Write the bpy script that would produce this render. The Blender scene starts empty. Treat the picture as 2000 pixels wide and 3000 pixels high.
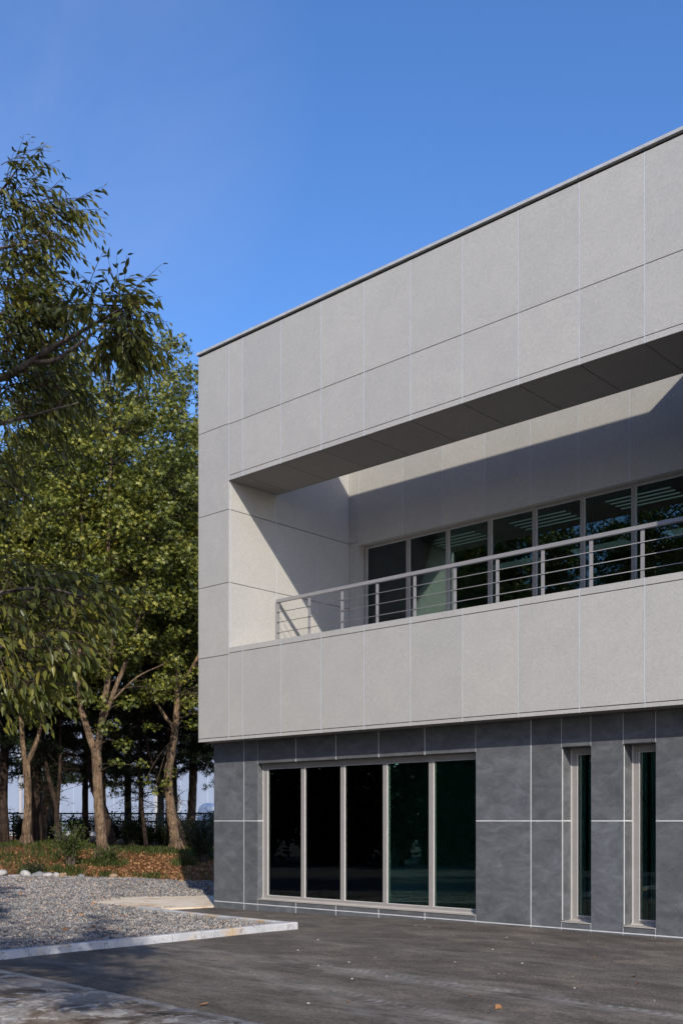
import bpy, math, random
import numpy as np

# ---------------------------------------------------------------- camera, sky, sun, exposure
C = bpy.context.scene.collection
SC = bpy.context.scene
CAM = np.array([14.756, -12.280, 1.6])
ANG = math.radians(132.4346)
WV = np.array([math.cos(ANG), math.sin(ANG), 0.0])      # view direction (level)
RV = np.array([math.sin(ANG), -math.cos(ANG), 0.0])     # right
HEAD = ANG - math.pi / 2
FPX = 3062.7

cam_data = bpy.data.cameras.new('camera')
cam = bpy.data.objects.new('camera', cam_data)
C.objects.link(cam)
cam.location = CAM
cam.rotation_euler = (math.pi / 2, 0, HEAD)
cam_data.sensor_fit = 'HORIZONTAL'
cam_data.sensor_width = 36.0
cam_data.lens = 36.0 * FPX / 2000.0
cam_data.shift_y = (2406 - 1500) / 2000.0
cam_data.clip_end = 2000
SC.camera = cam

SUN_D = np.array([-1.33, 1.009, -1.0]); SUN_D /= np.linalg.norm(SUN_D)
SUN_EL = math.asin(-SUN_D[2])
SUN_AZ = math.atan2(-SUN_D[0], -SUN_D[1])

world = bpy.data.worlds.new('World')
SC.world = world
world.use_nodes = True
wn = world.node_tree.nodes; wl = world.node_tree.links
for n in list(wn): wn.remove(n)
w_out = wn.new('ShaderNodeOutputWorld')
w_bg = wn.new('ShaderNodeBackground')
w_sky = wn.new('ShaderNodeTexSky')
w_sky.sky_type = 'NISHITA'
w_sky.sun_disc = False
w_sky.sun_elevation = SUN_EL
w_sky.sun_rotation = SUN_AZ
w_sky.altitude = 0
w_sky.air_density = 1.0
w_sky.dust_density = 0.6
w_sky.ozone_density = 3.0
w_hs = wn.new('ShaderNodeHueSaturation')
w_hs.inputs['Saturation'].default_value = 1.2
w_hs.inputs['Value'].default_value = 1.0
wl.new(w_sky.outputs[0], w_hs.inputs['Color'])
w_mx = wn.new('ShaderNodeMix'); w_mx.data_type = 'RGBA'; w_mx.blend_type = 'MULTIPLY'
w_mx.inputs[0].default_value = 1.0; w_mx.inputs[7].default_value = (1.03, .98, 1.12, 1)
wl.new(w_hs.outputs[0], w_mx.inputs[6])
w_tc = wn.new('ShaderNodeTexCoord'); w_nz = wn.new('ShaderNodeTexNoise')
w_nz.inputs['Scale'].default_value = 2.6; w_nz.inputs['Detail'].default_value = 7; w_nz.inputs['Roughness'].default_value = .62; w_nz.inputs['Distortion'].default_value = .6
wl.new(w_tc.outputs['Generated'], w_nz.inputs['Vector'])
_h = WV - RV * .30 + np.array([0, 0, .71]); _h /= np.linalg.norm(_h)
w_dt = wn.new('ShaderNodeVectorMath'); w_dt.operation = 'DOT_PRODUCT'; w_dt.inputs[1].default_value = _h
wl.new(w_tc.outputs['Generated'], w_dt.inputs[0])
w_r1 = wn.new('ShaderNodeMapRange'); w_r1.inputs[1].default_value = .975; w_r1.inputs[2].default_value = 1.0
wl.new(w_dt.outputs['Value'], w_r1.inputs[0])
w_r2 = wn.new('ShaderNodeMapRange'); w_r2.inputs[1].default_value = .25; w_r2.inputs[2].default_value = .85
wl.new(w_nz.outputs['Fac'], w_r2.inputs[0])
w_pm = wn.new('ShaderNodeMath'); w_pm.operation = 'MULTIPLY'; wl.new(w_r1.outputs[0], w_pm.inputs[0]); wl.new(w_r2.outputs[0], w_pm.inputs[1])
w_pm2 = wn.new('ShaderNodeMath'); w_pm2.operation = 'MULTIPLY'; wl.new(w_pm.outputs[0], w_pm2.inputs[0]); w_pm2.inputs[1].default_value = .30
w_cl = wn.new('ShaderNodeMix'); w_cl.data_type = 'RGBA'; w_cl.inputs[7].default_value = (3.0, 3.2, 4.5, 1)
wl.new(w_pm2.outputs[0], w_cl.inputs[0]); wl.new(w_mx.outputs[2], w_cl.inputs[6]); wl.new(w_cl.outputs[2], w_bg.inputs['Color'])
w_bg.inputs['Strength'].default_value = 0.15
wl.new(w_bg.outputs[0], w_out.inputs['Surface'])

sun_data = bpy.data.lights.new('sun', 'SUN')
sun_data.energy = 3.35
sun_data.angle = math.radians(0.53)
sun_data.color = (1.0, 0.92, 0.80)
sun = bpy.data.objects.new('sun', sun_data)
C.objects.link(sun)
from mathutils import Vector
sun.rotation_euler = Vector(SUN_D).to_track_quat('-Z', 'Y').to_euler()
sun.location = (30, -30, 40)

SC.view_settings.view_transform = 'Standard'
SC.view_settings.look = 'None'
SC.view_settings.exposure = 0.4
SC.view_settings.gamma = 1.0
SC.view_settings.use_curve_mapping = False

# ---------------------------------------------------------------- helpers
rng = np.random.default_rng(7)

def CW(X, Z, z=0.0):
    """camera-aligned ground coordinates (right, ahead) -> world"""
    p = CAM + RV * X + WV * Z
    return np.array([p[0], p[1], z])

def at(xd, yd, Z):
    """a point seen at display pixel (1568 wide) at a distance ahead"""
    x, y = xd * 1.27551, yd * 1.27551
    p = CAM + WV * Z + RV * ((x - 1000) / FPX * Z)
    return np.array([p[0], p[1], CAM[2] + (2406 - y) / FPX * Z])

def sstep(t):
    t = np.clip(t, 0, 1); return t * t * (3 - 2 * t)

def zf(u): return 0.1 * sstep(np.asarray(u, float) / 6.5)

def camxz(p):
    d = np.asarray(p)[..., :2] - CAM[:2]
    return d @ RV[:2], d @ WV[:2]

def zbank(X): return np.interp(X, [-40, -9.7, -6, -3.25, 10], [33, 29.7, 28.4, 26.5, 23.5])

def ground_z(p):
    X, Z = camxz(p)
    d = Z - zbank(X)
    b = 0.5 * sstep(d / 7.0) + 0.22 * np.exp(-(((X + 11.2) / 1.9) ** 2)) * sstep(d / 1.4)
    return np.where(d > 0, b, 0.0) + 0.0

class Geo:
    """collects faces and builds one mesh object"""
    def __init__(self): self.V = []; self.F = {}; self.n = 0
    def add(self, verts, faces, mat=0, smooth=False):
        verts = np.asarray(verts, float).reshape(-1, 3)
        self.V.append(verts)
        for f in faces:
            self.F.setdefault((len(f), mat, smooth), []).append(np.asarray([f]) + self.n)
        self.n += len(verts)
    def add_many(self, verts, nper, faces, mat=0, smooth=False):
        """verts (N,nper,3): N copies of one face layout"""
        N = len(verts)
        self.V.append(verts.reshape(-1, 3))
        off = (np.arange(N) * nper + self.n)[:, None]
        for f in faces:
            self.F.setdefault((len(f), mat, smooth), []).append(off + np.asarray(f)[None, :])
        self.n += N * nper
    def box(self, x0, x1, y0, y1, z0, z1, mat=0):
        v = [(x0,y0,z0),(x1,y0,z0),(x1,y1,z0),(x0,y1,z0),(x0,y0,z1),(x1,y0,z1),(x1,y1,z1),(x0,y1,z1)]
        self.add(v, [(3,2,1,0),(4,5,6,7),(0,1,5,4),(1,2,6,5),(2,3,7,6),(3,0,4,7)], mat)
    def tube(self, pts, rad, n=8, mat=0, wob=0.0, cap=True, smooth=True):
        pts = np.asarray(pts, float); m = len(pts)
        rad = np.broadcast_to(np.asarray(rad, float), (m,))
        t = np.gradient(pts, axis=0); t /= np.linalg.norm(t, axis=1)[:, None] + 1e-9
        ref = np.array([0, 0, 1.0]) if abs(t[0][2]) < 0.8 else np.array([1.0, 0, 0])
        a = np.linspace(0, 2 * math.pi, n, endpoint=False)
        rings = []
        for i in range(m):
            s = np.cross(t[i], ref); s /= np.linalg.norm(s) + 1e-9
            b = np.cross(s, t[i]); ref = b
            r = rad[i]
            rr = r * (1 + (wob * np.random.default_rng(i * 31 + m).standard_normal(n) if wob else 0))
            rings.append(pts[i] + (np.cos(a) * rr)[:, None] * s + (np.sin(a) * rr)[:, None] * b)
        v = np.concatenate(rings)
        f = [(i*n+j, i*n+(j+1)%n, (i+1)*n+(j+1)%n, (i+1)*n+j) for i in range(m-1) for j in range(n)]
        if cap: f += [tuple(range((m-1)*n, m*n)), tuple(reversed(range(n)))]
        self.add(v, f, mat, smooth)
    def build(self, name, mats, parent=None, loc=None):
        me = bpy.data.meshes.new(name)
        V = np.concatenate(self.V) if self.V else np.zeros((0, 3))
        li = []; ls = []; lm = []; sm = []; pos = 0
        for (k, mat, smooth), arrs in self.F.items():
            A = np.concatenate(arrs)
            li.append(A.reshape(-1)); ls.append(pos + np.arange(len(A)) * k)
            lm.append(np.full(len(A), mat)); sm.append(np.full(len(A), smooth)); pos += A.size
        me.vertices.add(len(V)); me.vertices.foreach_set('co', V.astype(np.float32).reshape(-1))
        li = np.concatenate(li).astype(np.int32); ls = np.concatenate(ls).astype(np.int32)
        me.loops.add(len(li)); me.loops.foreach_set('vertex_index', li)
        me.polygons.add(len(ls)); me.polygons.foreach_set('loop_start', ls)
        me.polygons.foreach_set('material_index', np.concatenate(lm).astype(np.int32))
        me.polygons.foreach_set('use_smooth', np.concatenate(sm))
        me.update(calc_edges=True); me.validate()
        for m in (mats if isinstance(mats, (list, tuple)) else [mats]): me.materials.append(m)
        o = bpy.data.objects.new(name, me); C.objects.link(o)
        if loc is not None: o.location = loc
        if parent is not None: o.parent = parent
        return o

def tag(o, label=None, cat=None, group=None, kind=None):
    if label: o['label'] = label
    if cat: o['category'] = cat
    if group: o['group'] = group
    if kind: o['kind'] = kind
    return o

def empty(name, loc=(0, 0, 0), rz=0, label=None, cat=None, group=None):
    o = bpy.data.objects.new(name, None); C.objects.link(o)
    o.location = loc; o.rotation_euler = (0, 0, rz); o.empty_display_size = 0.3
    return tag(o, label, cat, group)

def copy_tree(o, parent=None):
    c = o.copy(); C.objects.link(c)
    if parent is not None: c.parent = parent
    for ch in o.children: copy_tree(ch, c)
    return c

# ---------------------------------------------------------------- materials
def base_mat(name, rough=0.8, spec=0.3):
    m = bpy.data.materials.new(name); m.use_nodes = True
    nt = m.node_tree; b = nt.nodes['Principled BSDF']
    b.inputs['Roughness'].default_value = rough
    b.inputs['Specular IOR Level'].default_value = spec
    return m, nt, b

def N(nt, typ, **kw):
    n = nt.nodes.new(typ)
    for k, v in kw.items(): setattr(n, k, v)
    return n

def noise(nt, vec, scale, detail=4, rough=0.55, dist=0.0, w=None):
    n = N(nt, 'ShaderNodeTexNoise')
    n.inputs['Scale'].default_value = scale; n.inputs['Detail'].default_value = detail
    n.inputs['Roughness'].default_value = rough; n.inputs['Distortion'].default_value = dist
    if w is not None:
        n.noise_dimensions = '4D'; nt.links.new(w, n.inputs['W'])
    nt.links.new(vec, n.inputs['Vector'])
    return n.outputs['Fac']

def ramp(nt, fac, stops):
    r = N(nt, 'ShaderNodeValToRGB'); e = r.color_ramp.elements
    while len(e) < len(stops): e.new(0.5)
    for i, (p, c) in enumerate(stops):
        e[i].position = p; e[i].color = (*c, 1) if len(c) == 3 else c
    nt.links.new(fac, r.inputs['Fac'])
    return r.outputs['Color']

def mix(nt, a, b, fac, blend='MIX'):
    m = N(nt, 'ShaderNodeMix', data_type='RGBA', blend_type=blend)
    for sock, v in ((m.inputs[6], a), (m.inputs[7], b), (m.inputs[0], fac)):
        if hasattr(v, 'links') or hasattr(v, 'is_linked'): nt.links.new(v, sock)
        elif isinstance(v, (int, float)): sock.default_value = v
        else: sock.default_value = (*v, 1)
    return m.outputs[2]

def math_n(nt, op, a, b=None, c=None, clamp=False):
    m = N(nt, 'ShaderNodeMath', operation=op); m.use_clamp = clamp
    for i, v in enumerate((a, b, c)):
        if v is None: continue
        if isinstance(v, (int, float)): m.inputs[i].default_value = v
        else: nt.links.new(v, m.inputs[i])
    return m.outputs[0]

def bump(nt, b, height, strength, dist=0.01):
    n = N(nt, 'ShaderNodeBump'); n.inputs['Strength'].default_value = strength
    n.inputs['Distance'].default_value = dist
    nt.links.new(height, n.inputs['Height']); nt.links.new(n.outputs[0], b.inputs['Normal'])

def pos(nt, scale=None):
    g = N(nt, 'ShaderNodeNewGeometry'); v = g.outputs['Position']
    if scale:
        m = N(nt, 'ShaderNodeMapping'); m.inputs['Scale'].default_value = scale
        nt.links.new(v, m.inputs['Vector']); v = m.outputs[0]
    return v, g

def objco(nt, scale=None):
    t = N(nt, 'ShaderNodeTexCoord'); v = t.outputs['Object']
    if scale:
        m = N(nt, 'ShaderNodeMapping'); m.inputs['Scale'].default_value = scale
        nt.links.new(v, m.inputs['Vector']); v = m.outputs[0]
    return v

def plain(name, col, rough=0.6, spec=0.3, metal=0.0, var=0.12, scale=6):
    m, nt, b = base_mat(name, rough, spec)
    v, _ = pos(nt)
    f = noise(nt, v, scale, 5)
    c = np.array(col)
    nt.links.new(ramp(nt, f, [(0.3, tuple(c * (1 - var))), (0.7, tuple(np.minimum(c * (1 + var), 1)))]), b.inputs['Base Color'])
    b.inputs['Metallic'].default_value = metal
    return m

def mat_fibre_cement(name, col):
    m, nt, b = base_mat(name, 0.72, 0.25)
    v, g = pos(nt)
    isl = g.outputs['Random Per Island']
    w = math_n(nt, 'MULTIPLY', isl, 40.0)
    f1 = noise(nt, v, 42, 6, 0.62, 0.6, w)
    f2 = noise(nt, v, 2.2, 4, 0.6, 0.5, w)
    f3 = noise(nt, v, 11, 3, 0.5, 1.2, w)
    c = np.array(col)
    base = ramp(nt, f1, [(0.34, tuple(c * 0.90)), (0.5, tuple(c)), (0.68, tuple(c * 1.10))])
    base = mix(nt, base, ramp(nt, f2, [(0.3, (0.95, 0.95, 0.955)), (0.7, (1.03, 1.03, 1.02))]), 1.0, 'MULTIPLY')
    base = mix(nt, base, ramp(nt, f3, [(0.35, (0.975, 0.975, 0.975)), (0.7, (1.03, 1.03, 1.03))]), 1.0, 'MULTIPLY')
    base = mix(nt, base, ramp(nt, isl, [(0.0, (0.955, 0.955, 0.965)), (1.0, (1.035, 1.03, 1.02))]), 1.0, 'MULTIPLY')
    nt.links.new(base, b.inputs['Base Color'])
    bump(nt, b, f1, 0.12, 0.004)
    return m

def mat_slate():
    m, nt, b = base_mat('slate_cladding', 0.55, 0.35)
    v, g = pos(nt, (1.0, 1.0, 1.9))
    isl = g.outputs['Random Per Island']
    w = math_n(nt, 'MULTIPLY', isl, 60.0)
    f1 = noise(nt, v, 2.4, 8, 0.64, 1.2, w)
    f2 = noise(nt, v, 7.5, 8, 0.72, 1.3, w)
    f3 = noise(nt, v, 40, 4, 0.6, 0.4, w)
    c1 = ramp(nt, f1, [(0.28, (0.074, 0.079, 0.087)), (0.5, (0.110, 0.116, 0.124)), (0.72, (0.160, 0.170, 0.181))])
    c2 = ramp(nt, f2, [(0.28, (0.82, 0.82, 0.83)), (0.46, (1, 1, 1)), (0.72, (1.15, 1.165, 1.165))])
    c3 = ramp(nt, f3, [(0.3, (0.93, 0.93, 0.93)), (0.7, (1.07, 1.07, 1.07))])
    base = mix(nt, mix(nt, c1, c2, 1.0, 'MULTIPLY'), c3, 1.0, 'MULTIPLY')
    base = mix(nt, base, ramp(nt, isl, [(0, (0.92, 0.905, 0.90)), (1, (1.05, 1.07, 1.085))]), 1.0, 'MULTIPLY')
    nt.links.new(base, b.inputs['Base Color'])
    bump(nt, b, f2, 0.06, 0.004)
    return m

def mat_glass(name, tint, refl=1.0):
    m = bpy.data.materials.new(name); m.use_nodes = True
    nt = m.node_tree
    for n in list(nt.nodes): nt.nodes.remove(n)
    out = N(nt, 'ShaderNodeOutputMaterial')
    tr = N(nt, 'ShaderNodeBsdfTransparent')
    v, _ = pos(nt)
    f = noise(nt, v, 0.7, 2)
    nt.links.new(ramp(nt, f, [(0.3, tuple(np.array(tint) * 0.95)), (0.7, tuple(np.array(tint) * 1.05))]), tr.inputs['Color'])
    gl = N(nt, 'ShaderNodeBsdfGlossy'); gl.inputs['Roughness'].default_value = 0.0
    gl.inputs['Color'].default_value = (0.86, 0.98, 0.93, 1)
    fr = N(nt, 'ShaderNodeFresnel'); fr.inputs['IOR'].default_value = 1.55
    fac = math_n(nt, 'MULTIPLY', fr.outputs[0], refl, clamp=True)
    bn = N(nt, 'ShaderNodeBump'); bn.inputs['Strength'].default_value = 0.02; bn.inputs['Distance'].default_value = 0.02
    nt.links.new(f, bn.inputs['Height']); nt.links.new(bn.outputs[0], gl.inputs['Normal'])
    mx = N(nt, 'ShaderNodeMixShader')
    nt.links.new(fac, mx.inputs[0]); nt.links.new(tr.outputs[0], mx.inputs[1]); nt.links.new(gl.outputs[0], mx.inputs[2])
    nt.links.new(mx.outputs[0], out.inputs['Surface'])
    return m

def mat_leaf(name, stops, trans=0.35, rough=0.5, spec=0.35, sc=0.5):
    m, nt, b = base_mat(name, rough, spec)
    g = N(nt, 'ShaderNodeNewGeometry')
    v = objco(nt)
    f = noise(nt, v, sc, 3)
    k = math_n(nt, 'ADD', math_n(nt, 'MULTIPLY', g.outputs['Random Per Island'], 0.6), math_n(nt, 'MULTIPLY', f, 0.8))
    k = math_n(nt, 'SUBTRACT', k, 0.2, clamp=True)
    col = ramp(nt, k, stops)
    nt.links.new(col, b.inputs['Base Color'])
    tl = N(nt, 'ShaderNodeBsdfTranslucent')
    nt.links.new(mix(nt, col, (1.15, 1.1, 0.5), 1.0, 'MULTIPLY'), tl.inputs['Color'])
    mx = N(nt, 'ShaderNodeMixShader'); mx.inputs[0].default_value = trans
    nt.links.new(b.outputs[0], mx.inputs[1]); nt.links.new(tl.outputs[0], mx.inputs[2])
    nt.links.new(mx.outputs[0], nt.nodes['Material Output'].inputs['Surface'])
    return m

def mat_bark(name, c1, c2, moss=None, scale=9):
    m, nt, b = base_mat(name, 0.9, 0.15)
    v = objco(nt, (1, 1, 0.16))
    f = noise(nt, v, scale * 2.2, 7, 0.7, 1.0)
    vo = N(nt, 'ShaderNodeTexVoronoi'); vo.inputs['Scale'].default_value = scale * 1.6
    nt.links.new(v, vo.inputs['Vector'])
    h = math_n(nt, 'ADD', f, math_n(nt, 'MULTIPLY', vo.outputs['Distance'], 0.8))
    col = ramp(nt, f, [(0.34, c1), (0.62, c2)])
    v2 = objco(nt)
    f2 = noise(nt, v2, 3.2, 6, 0.7, .6)
    col = mix(nt, col, ramp(nt, f2, [(0.38, (0.42, 0.41, 0.40)), (0.60, (1.25, 1.21, 1.17))]), 1.0, 'MULTIPLY')
    nt.links.new(col, b.inputs['Base Color'])
    bump(nt, b, h, 0.9, 0.03)
    return m

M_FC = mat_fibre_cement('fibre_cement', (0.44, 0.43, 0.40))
M_SOFFIT = mat_fibre_cement('soffit_shade_tone', (0.25, 0.235, 0.212))  # facade board darkened and browned; shade of the undersides put into the colour
M_SLATE = mat_slate()
M_GROOVE = plain('dark_groove', (0.12, 0.12, 0.122), 0.9, 0.1)
M_GAP = plain('shadow_gap', (.03, .03, .03), .9, .1)
M_STRIP = plain('pale_joint_sealant', (0.49, 0.53, 0.57), 0.5, 0.4)
M_WSTRIP = plain('white_joint_strip', (0.62, 0.63, 0.64), 0.45, 0.4)
M_COPING = plain('coping_metal', (0.46, 0.465, 0.46), 0.45, 0.4)
M_FRAME = plain('window_frame_metal', (0.29, 0.275, 0.262), 0.42, 0.45, 0.0, 0.05)
M_BEAD = plain('window_bead', (0.52, 0.505, 0.49), 0.4, 0.4, 0.0, 0.05)
M_SILL = plain('sill_metal', (0.44, 0.41, 0.37), 0.45, 0.4, 0.0, 0.1, 3)
M_RAIL = plain('railing_paint', (0.26, 0.255, 0.26), 0.4, 0.45, 0.0, 0.06)
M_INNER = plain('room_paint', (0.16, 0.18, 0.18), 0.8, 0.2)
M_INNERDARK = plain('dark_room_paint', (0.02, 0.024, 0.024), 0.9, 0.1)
M_BLIND = plain('blind_slat', (0.065, 0.17, 0.155), 0.6, 0.2)
M_GLASS_UP = mat_glass('upper_glass', (0.58, 0.70, 0.67), 1.75)
M_GLASS_LOW = mat_glass('lower_glass', (0.58, 0.76, 0.71), 1.25)
M_ROOF = plain('roof_membrane', (0.3, 0.3, 0.3), 0.9)

# ---------------------------------------------------------------- the office building
B = empty('office_building', (0, 0, 0), 0,
          'grey panelled two storey office building with a recessed balcony and dark slate ground floor', 'building')
G = 0.006
US = [0, 0.835, 1.197, 2.147, 3.081, 4.004, 4.933, 5.886, 6.828, 7.774, 8.695, 9.64, 10.58, 11.52, 12.46, 13.40, 14.34, 15.28, 16.22, 17.16, 18.1]
UE = US[-1]
Z0, ZTRIM, ZPJ, ZPT, ZBS, ZBT, ZHJ, ZTOP = 3.025, 3.088, 4.566, 4.668, 7.615, 7.705, 8.61, 10.03
OPR = 9.82          # right end of the balcony opening
VB = 3.171          # balcony back wall
BD = 1.173          # beam depth

def panels_front(g, us, zs, v, th, mat, skip=None):
    for a, b in zip(us[:-1], us[1:]):
        for c, d in zip(zs[:-1], zs[1:]):
            if skip and skip(a, b, c, d): continue
            g.box(a + G, b - G, v, v + th, c + G, d - G, mat)

# upper facade: panels, sealant strips (vertical) and dark grooves (horizontal)
g = Geo()
def in_open(a, b, c, d):
    m, z = (a + b) / 2, (c + d) / 2
    return 0.835 < m < OPR and ZPT < z < ZBS
rows_par = [Z0, ZTRIM, ZPJ, ZPT]
rows_beam = [ZBS, ZBT, ZHJ, ZTOP]
cols = [u for u in US if u >= 0.835]
panels_front(g, cols, rows_par, 0, .02, 0)
panels_front(g, cols, rows_beam, 0, .02, 0)
panels_front(g, [0, 0.835], [Z0, ZTRIM, 4.545, 5.821, 7.112, 8.625, ZTOP], 0, .02, 0)
g.box(0.835 + 0.0, 0.835 + .012, -.001, .02, 0, 0, 0) if False else None
rcols = [OPR] + [u for u in US if u > OPR]
panels_front(g, rcols, [ZPT, 5.821, 7.112, ZBS], 0, .02, 0)
for u in US[1:-1]:
    for z0, z1 in ((Z0, ZPT), (ZBS, ZTOP)) if u < OPR else ((Z0, ZTOP),):
        g.box(u - G, u + G, 0.001, .02, z0 + .002, z1 - .002, 1)
g.box(0, UE, .0205, .03, Z0 + .001, ZPT - .02, 2)
g.box(0, UE, .0205, .03, ZBS + .02, ZTOP - .001, 2)
g.box(0, .815, .0206, .03, ZPT - .02, ZBS + .02, 2)
g.box(OPR + .02, UE, .0206, .03, ZPT - .02, ZBS + .02, 2)
# left end panels
for a, b in zip([.02, 3, 6, 9], [3, 6, 9, 12]):
    for c, d in zip([Z0, 4.545, 5.821, 7.112, 8.625], [4.545, 5.821, 7.112, 8.625, ZTOP]):
        g.box(0, .02, a + G, b - G, c + G, d - G, 0)
g.build('upper_cladding', [M_FC, M_STRIP, M_GROOVE], B)

# roof coping
g = Geo()
cc = [-.03, .835] + US[2:-1] + [UE + .03]
for a, b in zip(cc[:-1], cc[1:]):
    g.box(a + .003, b - .003, -.03, .25, 10.068, 10.110, 0)
g.box(-.03, .22, .256, 12.03, 10.068, 10.110, 0)
g.box(0.005, UE, .03, 1.15, ZTOP - .02, 10.067, 1)
g.build('roof_coping', [M_COPING, M_GAP], B)

# return walls of the balcony (left one lit by the sun) and its back wall
g = Geo()
for z0, z1 in zip([ZPT - .03, 5.821, 7.112], [5.821, 7.112, ZBS + .02]):
    g.box(.815, .835, .0405, BD - G, z0 + G, z1 - G, 0)
for z0, z1 in zip([ZPT - .2, 5.821, 7.112, 8.625], [5.821, 7.112, 8.625, ZTOP]):
    g.box(.815, .835, BD + G, 2.267 - G, z0 + G, z1 - G, 0)
    g.box(.815, .835, 2.267 + G, VB - .002, z0 + G, z1 - G, 0)
g.box(.806, .8145, .03, 3.3, 4.3, ZTOP, 2)
for v in (.0345, BD, 2.267): g.box(.8145, .833, v - G, v + G, ZPT - .1, ZBS + .01 if v < 2 else ZTOP, 1)
g.build('balcony_side_wall', [M_FC, M_STRIP, M_GROOVE], B)
g = Geo()
for a, b in zip([.0, BD, 2.267], [BD, 2.267, VB]):
    for z0, z1 in zip([ZPT - .2, 5.821, 7.112, 8.625], [5.821, 7.112, 8.625, ZTOP]):
        if a < .5 and z0 > 7: continue
        g.box(OPR, OPR + .02, max(a, .02) + G, b - G, z0 + G, min(z1, ZBS if a < .5 else 99) - G, 0)
g.build('balcony_side_wall', [M_FC], B)

g = Geo()
bu = [.835, 1.096, 2.212, 3.144, 4.085, 5.022, 5.946, 6.869, 7.79, 8.71, 9.7, OPR]
WT, WB = 7.04, 4.72
for a, b in zip(bu[:-1], bu[1:]):
    if a < 1 or b > 9.75:
        for z0, z1 in ((4.42, 7.112), (7.112, ZTOP)):
            g.box(a + (.002 if a < 1 else G), b - (G if a < 1 else .002), VB, VB + .02, z0 + G, z1 - G, 0)
    else:
        g.box(a + G, b - G, VB, VB + .02, WT, ZTOP - G, 0)
        g.box(a + G, b - G, VB, VB + .02, 4.42, WB, 0)
for u in bu[1:-1]:
    g.box(u - G, u + G, VB + .001, VB + .02, WT + .001, ZTOP - .01, 1)
# wall body round the window opening
g.box(.84, 1.096, VB + .0205, 3.40, 4.3, ZTOP, 0)
g.box(9.7, OPR, VB + .0205, 3.40, 4.3, ZTOP, 0)
g.box(1.096, 9.7, VB + .0205, 3.40, WT + .003, ZTOP, 0)
g.box(1.096, 9.7, VB + .0205, 3.40, 4.3, WB - .003, 0)
g.build('balcony_back_wall', [M_FC, M_STRIP, M_GROOVE], B)

# beam over the balcony with its panelled soffit
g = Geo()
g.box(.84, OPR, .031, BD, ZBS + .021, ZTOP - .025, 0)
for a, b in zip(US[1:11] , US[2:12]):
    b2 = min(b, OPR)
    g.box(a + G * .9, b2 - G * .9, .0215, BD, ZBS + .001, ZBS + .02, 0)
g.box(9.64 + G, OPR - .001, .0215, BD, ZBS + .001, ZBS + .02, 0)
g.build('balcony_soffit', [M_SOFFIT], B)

# thick parapet, balcony floor, underside of the upper storey
g = Geo()
g.box(.84, OPR, .031, 1.26, Z0 + .03, ZPT - .022, 0)
g.box(.8355, OPR - .001, .0005 + .02, 1.27, ZPT - .0215, ZPT - .002, 0)
g.build('balcony_parapet', [M_FC], B)
g = Geo()
g.box(.84, OPR, 1.262, 3.17, Z0 + .03, 4.40, 0)
g.build('balcony_floor', [M_ROOF], B)
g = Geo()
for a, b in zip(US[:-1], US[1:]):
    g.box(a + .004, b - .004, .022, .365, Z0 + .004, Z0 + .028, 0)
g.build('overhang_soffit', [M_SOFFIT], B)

# solid body of the building behind the cladding
g = Geo()
g.box(.03, .805, .031, 11.98, Z0 + .03, ZTOP - .03, 0)
g.box(OPR + .021, UE - .03, .031, 11.98, Z0 + .03, ZTOP - .03, 0)
g.box(.81, OPR + .02, 3.41, 11.98, 7.35, ZTOP - .04, 0)
g.box(.81, OPR + .02, 3.41, 11.98, Z0 + .031, 4.40, 0)
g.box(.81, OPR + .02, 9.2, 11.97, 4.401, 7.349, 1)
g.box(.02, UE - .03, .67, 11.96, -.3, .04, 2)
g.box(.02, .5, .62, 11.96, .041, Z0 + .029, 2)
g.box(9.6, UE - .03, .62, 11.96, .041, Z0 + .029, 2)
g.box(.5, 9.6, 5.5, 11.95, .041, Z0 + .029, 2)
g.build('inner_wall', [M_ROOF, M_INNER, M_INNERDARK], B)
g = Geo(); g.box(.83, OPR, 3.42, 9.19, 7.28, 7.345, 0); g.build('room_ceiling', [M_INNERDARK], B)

# ground floor slate cladding
V = .369
g = Geo()
LU = [0, .824, 1.178, 2.135, 3.066, 3.989, 4.914, 5.862, 6.801, 7.282, 7.741, 8.205, 8.667, 9.61, 10.55, 11.49, 12.43, 13.37, 14.31, 15.25, 16.19, 17.13, UE]
SILL, HEADZ, ZB1, ZMID = .222, 2.611, .125, 1.602
OPEN = [(1.178, 5.862), (7.282, 7.741), (8.205, 8.667)]
def opening(m): return any(a < m < b for a, b in OPEN)
S = .0078
for a, b in zip(LU[:-1], LU[1:]):
    m = (a + b) / 2
    rows = [(-.15, ZB1), (ZB1, SILL), (HEADZ, Z0)] if opening(m) else [(-.15, ZB1), (ZB1, ZMID), (ZMID, Z0)]
    for c, d in rows:
        a2 = a if (opening((a - .05)) and not opening(m)) else a + S
        b2 = b if (opening((b + .05)) and not opening(m)) else b - S
        if opening(m): a2, b2 = a + S, b - S
        g.box(a2, b2, V, V + .02, c + (S if c > 0 else 0), d - (S if d not in (SILL,) and d < 3 else 0), 0)
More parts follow.
